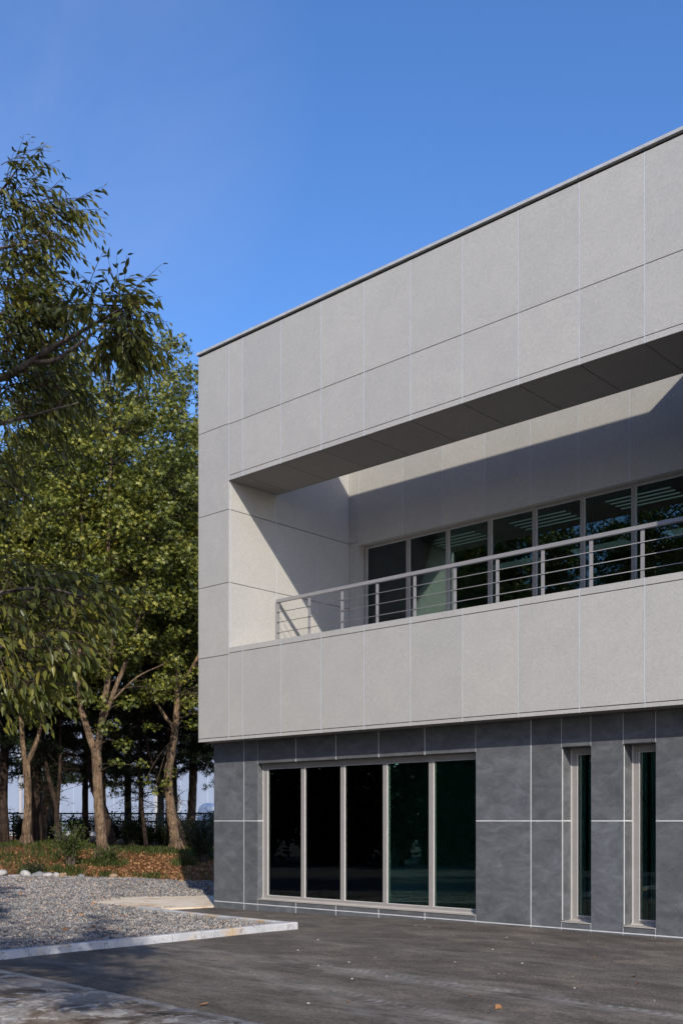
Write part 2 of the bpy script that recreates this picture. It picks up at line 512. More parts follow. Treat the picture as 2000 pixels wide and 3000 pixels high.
# white strips
for u in LU[1:-1]:
    inside = [o for o in OPEN if o[0] < u < o[1]]
    edge = [o for o in OPEN if abs(o[0] - u) < 1e-3 or abs(o[1] - u) < 1e-3]
    left_edge = [o for o in OPEN if abs(o[0] - u) < 1e-3]
    if inside or edge:
        g.box(u - S, u + S, V + .002, V + .02, -.15, SILL - .001, 1)
        g.box(u - S, u + S, V + .002, V + .02, HEADZ, Z0 - .001, 1)
        if left_edge: g.box(u - S * .9, u - .002, V + .003, V + .02, SILL, HEADZ - .001, 1)
    else:
        g.box(u - S, u + S, V + .002, V + .02, -.15, Z0 - .001, 1)
for a, b in zip(LU[:-1], LU[1:]):
    g.box(a + S, b - S, V + .0022, V + .02, ZB1 - S, ZB1 + S, 1)
    if not opening((a + b) / 2): g.box(a + (S if not opening(a - .05) else 0), b - (S if not opening(b + .05) else 0), V + .0022, V + .02, ZMID - S, ZMID + S, 1)
# reveals lined with the same slate and the wall body
solid = [(0.0, 1.178), (5.862, 7.282), (7.741, 8.205), (8.667, UE)]
for a, b in solid:
    g.box(a + (0 if a == 0 else .0), b, V + .0205, .66, -.15, Z0 + .002, 0)
for a, b in OPEN:
    g.box(a + .0005, b - .0005, V + .0205, .66, HEADZ + .001, Z0 + .002, 0)
    g.box(a + .0005, b - .0005, V + .0205, .66, -.15, SILL - .012, 0)
    # strips that run into the left reveal
    dep = .50 if a < 5 else .625
    g.box(a - .001, a + .0022, V + .0205, dep, ZMID - S, ZMID + S, 1)
    if a > 5: g.box(a - .001, a + .0024, V + .028, V + .046, SILL + .01, HEADZ - .005, 1)
# left end of the ground floor
g.build('lower_cladding', [M_SLATE, M_WSTRIP], B)

def window(u0, u1, z0, z1, v, frames, sill_z, depth=.05, fw_bot=.052, fw_top=.09, glass=M_GLASS_LOW, label=None, name='window', v_wall=V, beads=True):
    """frames: list of (a,b) frame members along u; panes between them"""
    f = Geo()
    for a, b in frames: f.box(a, b, v, v + depth, z0, z1, 0)
    for (a0, a1), (b0, b1) in zip(frames[:-1], frames[1:]):
        f.box(a1, b0, v + .002, v + depth - .002, z0 + .001, z0 + fw_bot, 0)
        f.box(a1, b0, v + .002, v + depth - .002, z1 - fw_top, z1 - .001, 0)
    if beads:
        for (a0, a1), (b0, b1) in zip(frames[:-1], frames[1:]):
            f.box(a1 + .0005, a1 + .012, v - .004, v + .02, z0 + fw_bot, z1 - fw_top, 1)
            f.box(a1 + .0125, b0 - .0005, v - .004, v + .02, z0 + fw_bot, z0 + fw_bot + .012, 1)
            f.box(a1 + .0125, b0 - .0005, v - .004, v + .02, z1 - fw_top - .008, z1 - fw_top, 1)
    w = f.build(name, [M_FRAME, M_BEAD], B)
    if label: w['label'] = label
    for (a0, a1), (b0, b1) in zip(frames[:-1], frames[1:]):
        p = Geo(); p.box(a1 - .004, b0 + .004, v + .022, v + .03, z0 + fw_bot - .004, z1 - fw_top + .004, 0)
        p.build('pane', [glass], w)
    if sill_z is not None:
        s = Geo()
        s.box(u0 + .004, u1 - .004, v_wall - .012, v - .001, sill_z - .012, sill_z, 0)
        s.box(u0 + .004, u1 - .004, v - .045, v - .002, sill_z + .0005, sill_z + .016, 0)
        s.build('sill', [M_SILL], w)
    return w

bigfr = [(1.196, 1.294), (2.129, 2.211), (3.048, 3.132), (3.966, 4.047), (4.889, 4.975), (5.80, 5.861)]
W1 = window(1.178, 5.862, SILL + .004, HEADZ, .502, bigfr, SILL, label='wide five pane ground floor window with dark blinds')
f = Geo(); f.box(1.1785, 1.1955, .495, .552, SILL + .003, HEADZ - .001, 0); f.build('jamb_trim', [M_BEAD], W1)
bl = Geo()
for (a0, a1), (b0, b1) in zip(bigfr[:-1], bigfr[1:]):
    off = .09
    z = SILL + .08
    while z < HEADZ - .1:
        y0 = .502 + .09
        bl.add([(a1 - .02, y0, z + .004), (b0 + .02, y0, z + .004), (b0 + .02, y0 + .016, z + .018), (a1 - .02, y0 + .016, z + .018)], [(0, 1, 2, 3)])
        z += .0235
bl.box(1.2, 5.85, .502 + .112, .502 + .116, SILL + .05, HEADZ - .05)
bl.build('blind', [M_BLIND], W1)
for (a, b), lab in zip(OPEN[1:], ('narrow slit window beside the wide slate panels', 'narrow slit window nearest the right edge')):
    w = window(a, b, SILL + .004, HEADZ, .628, [(a + .022, a + .098), (b - .03, b - .001)], SILL, label=lab)
    f = Geo(); f.box(a + .0025, a + .0215, .620, .676, SILL + .003, HEADZ - .001, 0); f.build('jamb_trim', [M_BEAD], w)
    c = Geo()
    for i in range(3):
        c.box(a + .02 + i * .16, a + .022 + i * .16 + .12, .78 + .02 * i, .79 + .02 * i, .05, 2.9)
    c.build('curtain', [M_INNER], w)

upfr = [(1.098, 1.178), (2.172, 2.256), (3.114, 3.189), (4.048, 4.129), (4.976, 5.058), (5.905, 5.981), (6.826, 6.905), (7.75, 7.83), (8.68, 8.76), (9.62, 9.698)]
W4 = window(1.096, 9.7, WB, WT - .002, 3.313, upfr, None, glass=M_GLASS_UP, fw_top=.045, fw_bot=.06, label='long strip of balcony windows with grey mullions')

# ceiling lights inside the upper room
m, nt, b = base_mat('lamp_tube'); b.inputs['Emission Color'].default_value = (.75, .93, 1, 1); b.inputs['Emission Strength'].default_value = .09
M_TUBE = m
M_LIGHTBOX = plain('light_fitting', (.6, .64, .64), .5); M_LIGHTBOX.node_tree.nodes['Principled BSDF'].inputs['Emission Color'].default_value = (.7, .9, .95, 1); M_LIGHTBOX.node_tree.nodes['Principled BSDF'].inputs['Emission Strength'].default_value = .06  # unlit fittings; faint emission added so they show pale in the dark room
for v, us, n in ((4.75, (2.35, 4.35, 6.35, 8.4), 4), (7.25, (2.1, 4.15, 6.2, 8.25), 0)):
    for u in us:
        lt = Geo(); lt.box(u - .62, u + .62, v - (.17 if v > 6 else .33), v + (.17 if v > 6 else .33), 7.245, 7.275)
        lo = lt.build('ceiling_light', [M_LIGHTBOX if v > 6 else M_INNERDARK], B)
        for i in range(n):
            tb = Geo(); vv = v - .285 + i * .19
            tb.tube([(u - .6, vv, 7.232), (u + .6, vv, 7.232)], .011, 6)
            tb.build('tube', [M_TUBE], lo)

# railing on the parapet
rl = Geo(); VR = 1.185
rl.box(.836, OPR - .002, VR - .03, VR + .03, 5.635, 5.692)
RAIL = rl.build('railing', [M_RAIL], B)
for u in [.868, 1.663, 2.463, 3.266, 4.073, 4.885, 5.69, 6.492, 7.289, 8.079, 8.88, 9.68]:
    p = Geo(); p.box(u - .028, u + .028, VR - .006, VR + .006, ZPT - .0015, 5.634); p.build('post', [M_RAIL], RAIL)
for z in (5.453, 5.268, 5.075):
    p = Geo(); p.tube([(.836, VR - .014, z), (OPR - .002, VR - .014, z)], .0065, 6); p.build('bar', [M_RAIL], RAIL)
p = Geo(); p.box(.8355, .845, VR - .05, VR + .05, ZPT, 5.66); p.build('wall_plate', [M_RAIL], RAIL)

# ---------------------------------------------------------------- ground
KERB = [(4.15, -16.0), (4.2, -1.80), (1.3, -1.235), (-.35, -.96)]

def grid(us, vs, zfun, name, m, kind='structure'):
    U, Vv = np.meshgrid(us, vs, indexing='ij')
    P = np.stack([U, Vv, zfun(U, Vv)], -1)
    g = Geo(); nu, nv = len(us), len(vs)
    idx = np.arange(nu * nv).reshape(nu, nv)
    F = np.stack([idx[:-1, :-1], idx[1:, :-1], idx[1:, 1:], idx[:-1, 1:]], -1).reshape(-1, 4)
    g.V.append(P.reshape(-1, 3)); g.F[(4, 0, True)] = [F]; g.n = nu * nv
    return tag(g.build(name, [m]), kind=kind)

def wave(U, Vv, a):
    return a * (np.sin(U * 1.3 + .7 * Vv) * .5 + np.sin(U * 3.1 - 2.3 * Vv + 1) * .3 + np.sin(5.7 * U + 4.1 * Vv) * .2)

# far earth
m, nt, b = base_mat('earth', .95, .1)
v, _ = pos(nt)
nt.links.new(ramp(nt, noise(nt, v, .3, 6), [(.3, (.07, .06, .045)), (.7, (.12, .11, .085))]), b.inputs['Base Color'])
g = Geo(); R = 600
g.add([(-R, -R, -.12), (R, -R, -.12), (R, R, -.12), (-R, R, -.12)], [(0, 1, 2, 3)])
tag(g.build('ground', [m]), kind='structure')

# asphalt
m, nt, b = base_mat('asphalt', .88, .22)
v, geo = pos(nt)
sep = N(nt, 'ShaderNodeSeparateXYZ'); nt.links.new(v, sep.inputs[0])
X, Y = sep.outputs[0], sep.outputs[1]
f1 = noise(nt, v, 160, 3, .7)
f2 = noise(nt, v, .9, 6, .6, .6)
vs_, _ = pos(nt, (1.5, 2.9, 1))
f3 = noise(nt, vs_, .8, 7, .7, .5)
f4 = noise(nt, v, 45, 4, .7)
c = ramp(nt, f2, [(.3, (.080, .070, .058)), (.7, (.118, .102, .084))])
c = mix(nt, c, ramp(nt, f1, [(.3, (.6, .6, .6)), (.5, (1, 1, 1)), (.75, (1.6, 1.55, 1.5))]), 1.0, 'MULTIPLY')
c = mix(nt, c, ramp(nt, f3, [(.34, (.62, .61, .60)), (.5, (.98, .98, .98)), (.64, (1.5, 1.48, 1.44))]), 1.0, 'MULTIPLY')
c = mix(nt, c, ramp(nt, f4, [(.36, (.6, .59, .58)), (.5, (1, 1, 1)), (.66, (1.5, 1.47, 1.43))]), 1.0, 'MULTIPLY')
vor = N(nt, 'ShaderNodeTexVoronoi'); vor.inputs['Scale'].default_value = 55; nt.links.new(v, vor.inputs['Vector'])
speck = math_n(nt, 'LESS_THAN', vor.outputs['Distance'], .10)
c = mix(nt, c, (.22, .21, .20), math_n(nt, 'MULTIPLY', speck, .5))
# dusty tyre tracks: two bands along u with slanted tread bars
def track(c, coef, width, x0, x1, amt):
    a0, a1, a2 = coef
    yc = math_n(nt, 'ADD', math_n(nt, 'ADD', math_n(nt, 'MULTIPLY', math_n(nt, 'MULTIPLY', X, X), a2), math_n(nt, 'MULTIPLY', X, a1)), a0)
    d = math_n(nt, 'DIVIDE', math_n(nt, 'SUBTRACT', Y, yc), width)
    ad = math_n(nt, 'ABSOLUTE', d)
    band = math_n(nt, 'SUBTRACT', 1.0, math_n(nt, 'POWER', ad, 1.6), clamp=True)
    t = math_n(nt, 'ADD', math_n(nt, 'MULTIPLY', X, 62.0), math_n(nt, 'MULTIPLY', ad, 5.0))
    t = math_n(nt, 'ADD', t, math_n(nt, 'MULTIPLY', f2, 14.0))
    tread = math_n(nt, 'ADD', math_n(nt, 'MULTIPLY', math_n(nt, 'SINE', t), .5), .55, clamp=True)
    ends = math_n(nt, 'MULTIPLY', math_n(nt, 'MULTIPLY', math_n(nt, 'SUBTRACT', X, x0), 1.2, clamp=True),
                  math_n(nt, 'MULTIPLY', math_n(nt, 'SUBTRACT', x1, X), .8, clamp=True))
    wear = ramp(nt, noise(nt, v, 3.2, 5, .7), [(.42, (0, 0, 0)), (.62, (1, 1, 1))])
    k = math_n(nt, 'MULTIPLY', math_n(nt, 'MULTIPLY', band, tread), math_n(nt, 'MULTIPLY', ends, wear))
    return mix(nt, c, (.34, .33, .315), math_n(nt, 'MULTIPLY', k, amt))
c = track(c, (-4.05, -.05, 0.0), .13, 6.8, 13, .62)
c = track(c, (-4.22, -.05, 0.0), .2, 7.1, 10, .46)
c = track(c, (-3.9, -.196, 0.0), .18, 6.9, 11.5, .5)
c = track(c, (-2.6, -.05, 0.0), .12, 5.8, 8, .22)
# broad bands of pale dust left beside the tracks
def dust(c, a0, a1, width, amt):
    d = math_n(nt, 'ABSOLUTE', math_n(nt, 'DIVIDE', math_n(nt, 'SUBTRACT', Y, math_n(nt, 'ADD', math_n(nt, 'MULTIPLY', X, a1), a0)), width))
    vd, _ = pos(nt, (.9, 3.4, 1))
    k = math_n(nt, 'MULTIPLY', math_n(nt, 'SUBTRACT', 1.0, d, clamp=True), ramp(nt, noise(nt, vd, 2.4, 8, .72, .5), [(.42, (0, 0, 0)), (.66, (1, 1, 1))]))
    return mix(nt, c, (.30, .285, .265), math_n(nt, 'MULTIPLY', k, amt))
c = dust(c, -4.1, -.05, .55, .55); c = dust(c, -3.9, -.196, .5, .5); c = dust(c, -2.2, -.06, .9, .25); c = dust(c, -1.0, -.02, .6, .22); c = dust(c, -5.9, -.03, .5, .35)
nt.links.new(c, b.inputs['Base Color'])
bump(nt, b, math_n(nt, 'ADD', math_n(nt, 'MULTIPLY', f4, .6), f1), .55, .006)
M_ASPHALT = m
us = np.concatenate([np.arange(-.45, 14, .12), np.arange(14, 45, 1.5)])
vs2 = np.concatenate([np.arange(-45, -14, 1.5), np.arange(-14, .56, .12)])
grid(us, vs2, lambda U, Vv: zf(U) + wave(U, Vv, .006), 'asphalt_road', M_ASPHALT)

# old concrete pavement beside the new asphalt
m, nt, b = base_mat('old_concrete', .9, .2)
v, _ = pos(nt)
f1 = noise(nt, v, 1.3, 8, .66, 1.0); f2 = noise(nt, v, 60, 3, .7); f3 = noise(nt, v, 3.2, 8, .72, .7); f4 = noise(nt, v, 22, 5, .7)
c = ramp(nt, f1, [(.36, (.115, .08, .052)), (.47, (.20, .16, .12)), (.56, (.30, .265, .225)), (.66, (.26, .235, .205))])
c = mix(nt, c, ramp(nt, f4, [(.3, (.62, .6, .58)), (.5, (1, 1, 1)), (.7, (1.35, 1.33, 1.3))]), 1.0, 'MULTIPLY')
pale = ramp(nt, f3, [(.535, (0, 0, 0)), (.575, (1, 1, 1))])
vc = N(nt, 'ShaderNodeTexVoronoi', feature='DISTANCE_TO_EDGE'); vc.inputs['Scale'].default_value = 5.5; nt.links.new(v, vc.inputs['Vector'])
crk = math_n(nt, 'GREATER_THAN', vc.outputs['Distance'], .035)
pale = math_n(nt, 'MULTIPLY', pale, math_n(nt, 'ADD', math_n(nt, 'MULTIPLY', crk, .75), .15))
c = mix(nt, c, (.58, .54, .48), math_n(nt, 'MULTIPLY', pale, .8))
sc_ = N(nt, 'ShaderNodeSeparateXYZ'); nt.links.new(v, sc_.inputs[0])
dl = math_n(nt, 'SUBTRACT', math_n(nt, 'MULTIPLY', math_n(nt, 'SUBTRACT', sc_.outputs[0], 5.0), -.045), math_n(nt, 'ADD', sc_.outputs[1], 6.83))
lip = math_n(nt, 'SUBTRACT', 1.0, math_n(nt, 'MULTIPLY', math_n(nt, 'SUBTRACT', dl, math_n(nt, 'MULTIPLY', f3, .12)), 14.0), clamp=True)
c = mix(nt, c, (.52, .47, .40), math_n(nt, 'MULTIPLY', lip, .6))
stn = ramp(nt, noise(nt, v, 2.1, 6, .6, .4), [(.34, (.38, .34, .3)), (.41, (1, 1, 1))])
c = mix(nt, c, stn, 1.0, 'MULTIPLY')
c = mix(nt, c, ramp(nt, f2, [(.3, (.75, .75, .75)), (.7, (1.2, 1.2, 1.2))]), 1.0, 'MULTIPLY')
nt.links.new(c, b.inputs['Base Color']); bump(nt, b, math_n(nt, 'ADD', f2, f4), .6, .008)
g = Geo()
rr = np.random.default_rng(3)
xs = np.arange(4.4, 40, .07)
edge = -6.83 - .045 * (xs - 5) + np.cumsum(rr.normal(0, .006, len(xs))) * .35 + rr.normal(0, .008, len(xs))
top = np.stack([xs, edge, zf(xs) + .012 + wave(xs, edge, .006)], -1)
low = np.stack([xs, np.full_like(xs, -9.0), zf(xs) + .014 + wave(xs, np.full_like(xs, -9.0), .006)], -1)
mid = (top + low) / 2; mid[:, 2] = zf(mid[:, 0]) + .013 + wave(mid[:, 0], mid[:, 1], .006) + .003
skirt = top.copy(); skirt[:, 1] += .006; skirt[:, 2] -= .03
L = len(xs)
P = np.concatenate([skirt, top, mid, low])
F = [(r * L + i, (r + 1) * L + i, (r + 1) * L + i + 1, r * L + i + 1) for r in range(3) for i in range(L - 1)]
g.add(P, F, 0, True)
tag(g.build('old_pavement', [m]), kind='structure')

# gravel bed sheet
def mat_gravel(name, dark=1.0):
    m, nt, b = base_mat(name, .85, .25)
    v, _ = pos(nt)
    vo = N(nt, 'ShaderNodeTexVoronoi'); vo.inputs['Scale'].default_value = 34; nt.links.new(v, vo.inputs['Vector'])
    sp = N(nt, 'ShaderNodeSeparateColor'); nt.links.new(vo.outputs['Color'], sp.inputs[0])
    c = ramp(nt, sp.outputs[0], [(0, (.09, .09, .095)), (.5, (.2, .2, .205)), (.85, (.32, .31, .3)), (1, (.4, .33, .25))])
    c = mix(nt, c, ramp(nt, vo.outputs['Distance'], [(.0, (1, 1, 1)), (.6, (.5, .5, .5))]), 1.0, 'MULTIPLY')
    nt.links.new(c, b.inputs['Base Color'])
    bump(nt, b, math_n(nt, 'SUBTRACT', 1.0, vo.outputs['Distance']), 1.0, .03)
    return m
M_GBED = mat_gravel('gravel_bed')
def gz(U, Vv): return zf(U) * np.where(U > 0, 1, 0) + .045 + wave(U * 1.5, Vv * 1.5, .015) - .05 * sstep((U + 3.9) / .9) * sstep((.3 - U) / .3) * sstep((Vv + 1.1) / .5) * sstep((5.8 - Vv) / .6)
def kv(u): return np.interp(u, [-.35, 1.3, 4.33], [-.96, -1.235, -1.79])
uu = np.append(np.arange(-.35, 4.1, .15), 4.14); tt = np.concatenate([np.linspace(0, .5, 20), np.linspace(.52, 1, 60)])
U, T_ = np.meshgrid(uu, tt, indexing='ij')
VV = -16 + (kv(U) - .05 + 16) * T_
g = Geo(); idx = np.arange(U.size).reshape(U.shape)
g.V.append(np.stack([U, VV, gz(U, VV)], -1).reshape(-1, 3)); g.n = U.size
g.F[(4, 0, True)] = [np.stack([idx[:-1, :-1], idx[1:, :-1], idx[1:, 1:], idx[:-1, 1:]], -1).reshape(-1, 4)]
us = np.concatenate([np.arange(-45, -16, 1.0), np.arange(-16, -.34, .2)]); us[-1] = -.35
vs3 = np.concatenate([np.arange(-16, -6, 1.0), np.arange(-6, 9, .2)])
U, VV = np.meshgrid(us, vs3, indexing='ij')
idx = np.arange(U.size).reshape(U.shape) + g.n
g.V.append(np.stack([U, VV, gz(U, VV)], -1).reshape(-1, 3)); g.n += U.size
g.F[(4, 0, True)].append(np.stack([idx[:-1, :-1], idx[1:, :-1], idx[1:, 1:], idx[:-1, 1:]], -1).reshape(-1, 4))
tag(g.build('gravel_ground', [M_GBED]), kind='structure')

# kerb
m, nt, b = base_mat('kerb_concrete', .8, .25)
v, _ = pos(nt)
f1 = noise(nt, v, 1.6, 5, .6, .5); f2 = noise(nt, v, 70, 3, .6); f3 = noise(nt, v, 2.7, 4, .6)
c = ramp(nt, f1, [(.34, (.36, .36, .365)), (.5, (.48, .485, .495)), (.68, (.56, .55, .535))])
c = mix(nt, c, (.52, .38, .23), ramp(nt, f3, [(.50, (0, 0, 0)), (.64, (.9, .9, .9))]))
sk = N(nt, 'ShaderNodeSeparateXYZ'); nt.links.new(v, sk.inputs[0])
jt = math_n(nt, 'LESS_THAN', math_n(nt, 'FRACT', sk.outputs[1]), .014)
c = mix(nt, c, (.16, .15, .14), math_n(nt, 'MULTIPLY', jt, .4))
f5 = noise(nt, v, 14, 5, .7); c = mix(nt, c, ramp(nt, f5, [(.33, (.55, .54, .53)), (.45, (1, 1, 1))]), 1.0, 'MULTIPLY')
c = mix(nt, c, ramp(nt, f2, [(.3, (.82, .82, .82)), (.7, (1.1, 1.1, 1.1))]), 1.0, 'MULTIPLY')
nt.links.new(c, b.inputs['Base Color']); bump(nt, b, f2, .3, .005)
M_KERB = m
def kerb_run(g, pts, wid, inward, h, inner_cut):
    pts = np.asarray(pts, float)
    d = np.gradient(pts, axis=0); d /= np.linalg.norm(d, axis=1)[:, None]
    nrm = np.stack([-d[:, 1], d[:, 0]], -1) * inward
    z = zf(pts[:, 0])
    ins = pts + nrm * wid
    b_ = .012
    prof = [np.c_[pts, z - .08], np.c_[pts + nrm * .004, z + h - b_], np.c_[pts + nrm * b_, z + h], np.c_[ins - nrm * b_, z + h], np.c_[ins, z + h - b_], np.c_[ins, z - .08]]
    n = len(pts); P = np.concatenate(prof); F = []
    for k in range(5):
        for i in range(n - 1): F.append((k * n + i, k * n + i + 1, (k + 1) * n + i + 1, (k + 1) * n + i))
    F += [tuple(k * n for k in range(6)), tuple(k * n + n - 1 for k in reversed(range(6)))]
    g.add(P, F)
KR = np.random.default_rng(5)
g = Geo()
tip = np.array([4.2, -1.80])
n1 = 60
l1 = np.stack([np.linspace(4.10, 4.33, n1), np.linspace(-16, -1.79, n1)], -1); l1[:, 0] += KR.normal(0, .004, n1)
kerb_run(g, l1, .125, 1, .095, True)
l2 = np.stack([np.linspace(4.19, -.30, 20), np.interp(np.linspace(4.19, -.30, 20), [-.35, 1.3, 4.33], [-.96, -1.235, -1.79])], -1)
l2[:, 1] += KR.normal(0, .003, 20)
kerb_run(g, l2, .12, 1, .09, True)
tag(g.build('kerb', [M_KERB]), kind='structure')

# concrete apron at the corner
m, nt, b = base_mat('apron_concrete', .85, .2)
v, _ = pos(nt)
f1 = noise(nt, v, 1.3, 6, .65, .8); f2 = noise(nt, v, 70, 3, .6)
vv, _ = pos(nt, (2.4, .7, 1)); f3 = noise(nt, vv, 1.2, 5, .6, .4)
c = ramp(nt, f1, [(.3, (.40, .25, .12)), (.43, (.62, .49, .34)), (.58, (.70, .61, .47)), (.72, (.52, .34, .18))])
c = mix(nt, c, ramp(nt, f3, [(.33, (.5, .4, .3)), (.43, (1, 1, 1))]), 1.0, 'MULTIPLY')
nt.links.new(c, b.inputs['Base Color']); bump(nt, b, f2, .25, .004)
AP = [(-2.5, -.9), (-.42, -.93), (-.22, -.5), (-.06, .05), (-.02, .36), (-.02, 5.2), (-1.0, 3.75), (-2.17, 2.2), (-3.0, .9), (-3.15, .4)]
g = Geo(); n = len(AP)
g.add([(x, y, .028) for x, y in AP] + [(x, y, -.05) for x, y in AP], [tuple(range(n))] + [(i, i + n, (i + 1) % n + n, (i + 1) % n) for i in range(n)])
tag(g.build('concrete_pavement', [m]), kind='structure')

# wooded bank beyond the gravel
m, nt, b = base_mat('leaf_litter_soil', .95, .1)
v, _ = pos(nt)
f1 = noise(nt, v, 1.1, 5, .6); f2 = noise(nt, v, 30, 4, .7); f3 = noise(nt, v, .55, 4, .6)
c = ramp(nt, f1, [(.3, (.10, .048, .024)), (.55, (.20, .105, .052)), (.75, (.28, .165, .085))])
c = mix(nt, c, ramp(nt, f2, [(.3, (.55, .5, .5)), (.7, (1.5, 1.4, 1.3))]), 1.0, 'MULTIPLY')
nt.links.new(c, b.inputs['Base Color']); bump(nt, b, f2, .9, .04)
xs = np.concatenate([np.arange(-60, -16, 2.0), np.arange(-16, 3, .3)])
ds = np.concatenate([np.arange(-.35, 10, .3), np.arange(10, 45, 1.5)])
XX, DD = np.meshgrid(xs, ds, indexing='ij')
ZZ = zbank(XX) + DD
P = CAM + XX[..., None] * RV + ZZ[..., None] * WV
P[..., 2] = 0
P[..., 2] = ground_z(P) + np.where(DD > 0, wave(P[..., 0] * 2, P[..., 1] * 2, .03) + .05, 0.0)
g = Geo(); idx = np.arange(XX.size).reshape(XX.shape); g.V.append(P.reshape(-1, 3)); g.n = XX.size
g.F[(4, 0, True)] = [np.stack([idx[:-1, :-1], idx[1:, :-1], idx[1:, 1:], idx[:-1, 1:]], -1).reshape(-1, 4)]
tag(g.build('terrain', [m]), kind='structure')

def bank_z(p): return float(ground_z(np.asarray(p))) + .05 + float(wave(p[0] * 2, p[1] * 2, .03))
def CB(X, Z):
    p = CW(X, Z); p[2] = bank_z(p); return p

# ---------------------------------------------------------------- loose gravel, leaf litter, grass
def inpoly(P, poly):
    x, y = P[:, 0], P[:, 1]; r = np.zeros(len(P), bool); n = len(poly)
    for i in range(n):
        x1, y1 = poly[i]; x2, y2 = poly[(i + 1) % n]
        c = ((y1 > y) != (y2 > y)) & (x < (x2 - x1) * (y - y1) / (y2 - y1 + 1e-12) + x1); r ^= c
    return r

def rot_mats(n, rs):
    q = rs.standard_normal((n, 4)); q /= np.linalg.norm(q, axis=1)[:, None]
    w, x, y, z = q.T
    return np.stack([np.stack([1-2*(y*y+z*z), 2*(x*y-z*w), 2*(x*z+y*w)], -1),
                     np.stack([2*(x*y+z*w), 1-2*(x*x+z*z), 2*(y*z-x*w)], -1),
                     np.stack([2*(x*z-y*w), 2*(y*z+x*w), 1-2*(x*x+y*y)], -1)], 1)

OCT = np.array([(1,0,0),(-1,0,0),(0,1,0),(0,-1,0),(0,0,1),(0,0,-1)], float)
OCTF = [(0,2,4),(2,1,4),(1,3,4),(3,0,4),(2,0,5),(1,2,5),(3,1,5),(0,3,5)]
def stones(P, size, rs):
    n = len(P)
    base = OCT[None] * rs.uniform(.6, 1.25, (n, 6, 1)) + rs.normal(0, .16, (n, 6, 3))
    base = base * np.stack([rs.uniform(.8, 1.3, n), rs.uniform(.7, 1.1, n), rs.uniform(.5, .9, n)], -1)[:, None, :]
    return np.einsum('nij,nvj->nvi', rot_mats(n, rs), base) * size[:, None, None] + P[:, None, :]

rs = np.random.default_rng(11)
n = 330000
Xc = rs.uniform(-12.5, -.2, n); Zc = 11.5 * np.exp(rs.uniform(0, 1, n) * math.log(30.5 / 11.5))
P = CAM + Xc[:, None] * RV + Zc[:, None] * WV
ok = (Xc > -.345 * Zc - .3) & (Zc < zbank(Xc) + .15)
u, v_ = P[:, 0], P[:, 1]
ok &= (u < 4.0 + .012 * (v_ + 14)) & ~((u > -.35) & (v_ > kv(u) - .13)) & ~((u > -.02) & (v_ > .2))
ap = inpoly(P, AP)
dap = inpoly(P - np.array([0.25, .1, 0]), AP) & inpoly(P + np.array([.3, .25, 0]), AP)
ok &= ~ap | (~dap & (rs.random(n) < .25))
P = P[ok]; Zc = Zc[ok]; apk = ap[ok]
P[:, 2] = gz(P[:, 0], P[:, 1]) + rs.uniform(-.004, .014, len(P))
P[apk, 2] = .034
size = rs.uniform(.008, .023, len(P)) * np.clip(Zc / 17, .9, 1.5)
m, nt, b = base_mat('gravel_stone', .8, .3)
gi = N(nt, 'ShaderNodeNewGeometry')
c = ramp(nt, gi.outputs['Random Per Island'], [(0, (.06, .06, .064)), (.4, (.165, .163, .165)), (.72, (.30, .295, .285)), (.86, (.44, .42, .385)), (.94, (.40, .27, .17)), (1, (.50, .39, .28))])
v, _ = pos(nt)
c = mix(nt, c, ramp(nt, noise(nt, v, .8, 5, .65), [(.35, (.78, .78, .8)), (.65, (1.15, 1.13, 1.1))]), 1.0, 'MULTIPLY')
nt.links.new(c, b.inputs['Base Color'])
g = Geo(); g.add_many(stones(P, size, rs), 6, OCTF)
tag(g.build('loose_gravel', [m]), 'grey crushed stone gravel beside the white kerb', 'gravel', kind='stuff')

# leaf litter
LEAFQ = np.array([(-.5, 0, 0), (-.1, -.28, .05), (.5, 0, .0), (-.1, .28, .05)], float)
def litter(P, size, rs, lift=.01, flat=.55):
    n = len(P)
    a = rs.uniform(0, 2 * math.pi, n); t1 = rs.normal(0, flat, n); t2 = rs.normal(0, flat, n)
    L = LEAFQ[None].repeat(n, 0) * size[:, None, None]
    L[:, :, 2] += LEAFQ[None, :, 0] * size[:, None] * t1[:, None] + LEAFQ[None, :, 1] * size[:, None] * t2[:, None]
    ca, sa = np.cos(a)[:, None], np.sin(a)[:, None]
    x = L[:, :, 0] * ca - L[:, :, 1] * sa; y = L[:, :, 0] * sa + L[:, :, 1] * ca
    return np.stack([x, y, L[:, :, 2] + lift], -1) + P[:, None, :]
M_DEAD = mat_leaf('fallen_leaf', [(0, (.10, .048, .023)), (.35, (.24, .115, .052)), (.65, (.38, .195, .085)), (.9, (.48, .31, .145)), (1, (.30, .27, .08))], .15, .7, .2, 1.0)
def bank_pts(n, x0, x1, d0, d1, rs):
    X = rs.uniform(x0, x1, n); D = rs.uniform(d0, d1, n)
    P = CAM + X[:, None] * RV + (zbank(X) + D)[:, None] * WV
    P[:, 2] = 0; P[:, 2] = ground_z(P) + wave(P[:, 0] * 2, P[:, 1] * 2, .03) + .05
    return P, X, D
P, X_, D_ = bank_pts(15000, -11, -2.6, -.1, 8, rs)
keep = rs.random(len(P)) < np.clip(np.interp(X_, [-10.5, -9.3, -8.3], [.25, .6, 1]), 0, 1)
P = P[keep]
g = Geo(); g.add_many(litter(P, rs.uniform(.05, .12, len(P)), rs), 4, [(0, 1, 2), (0, 2, 3)])
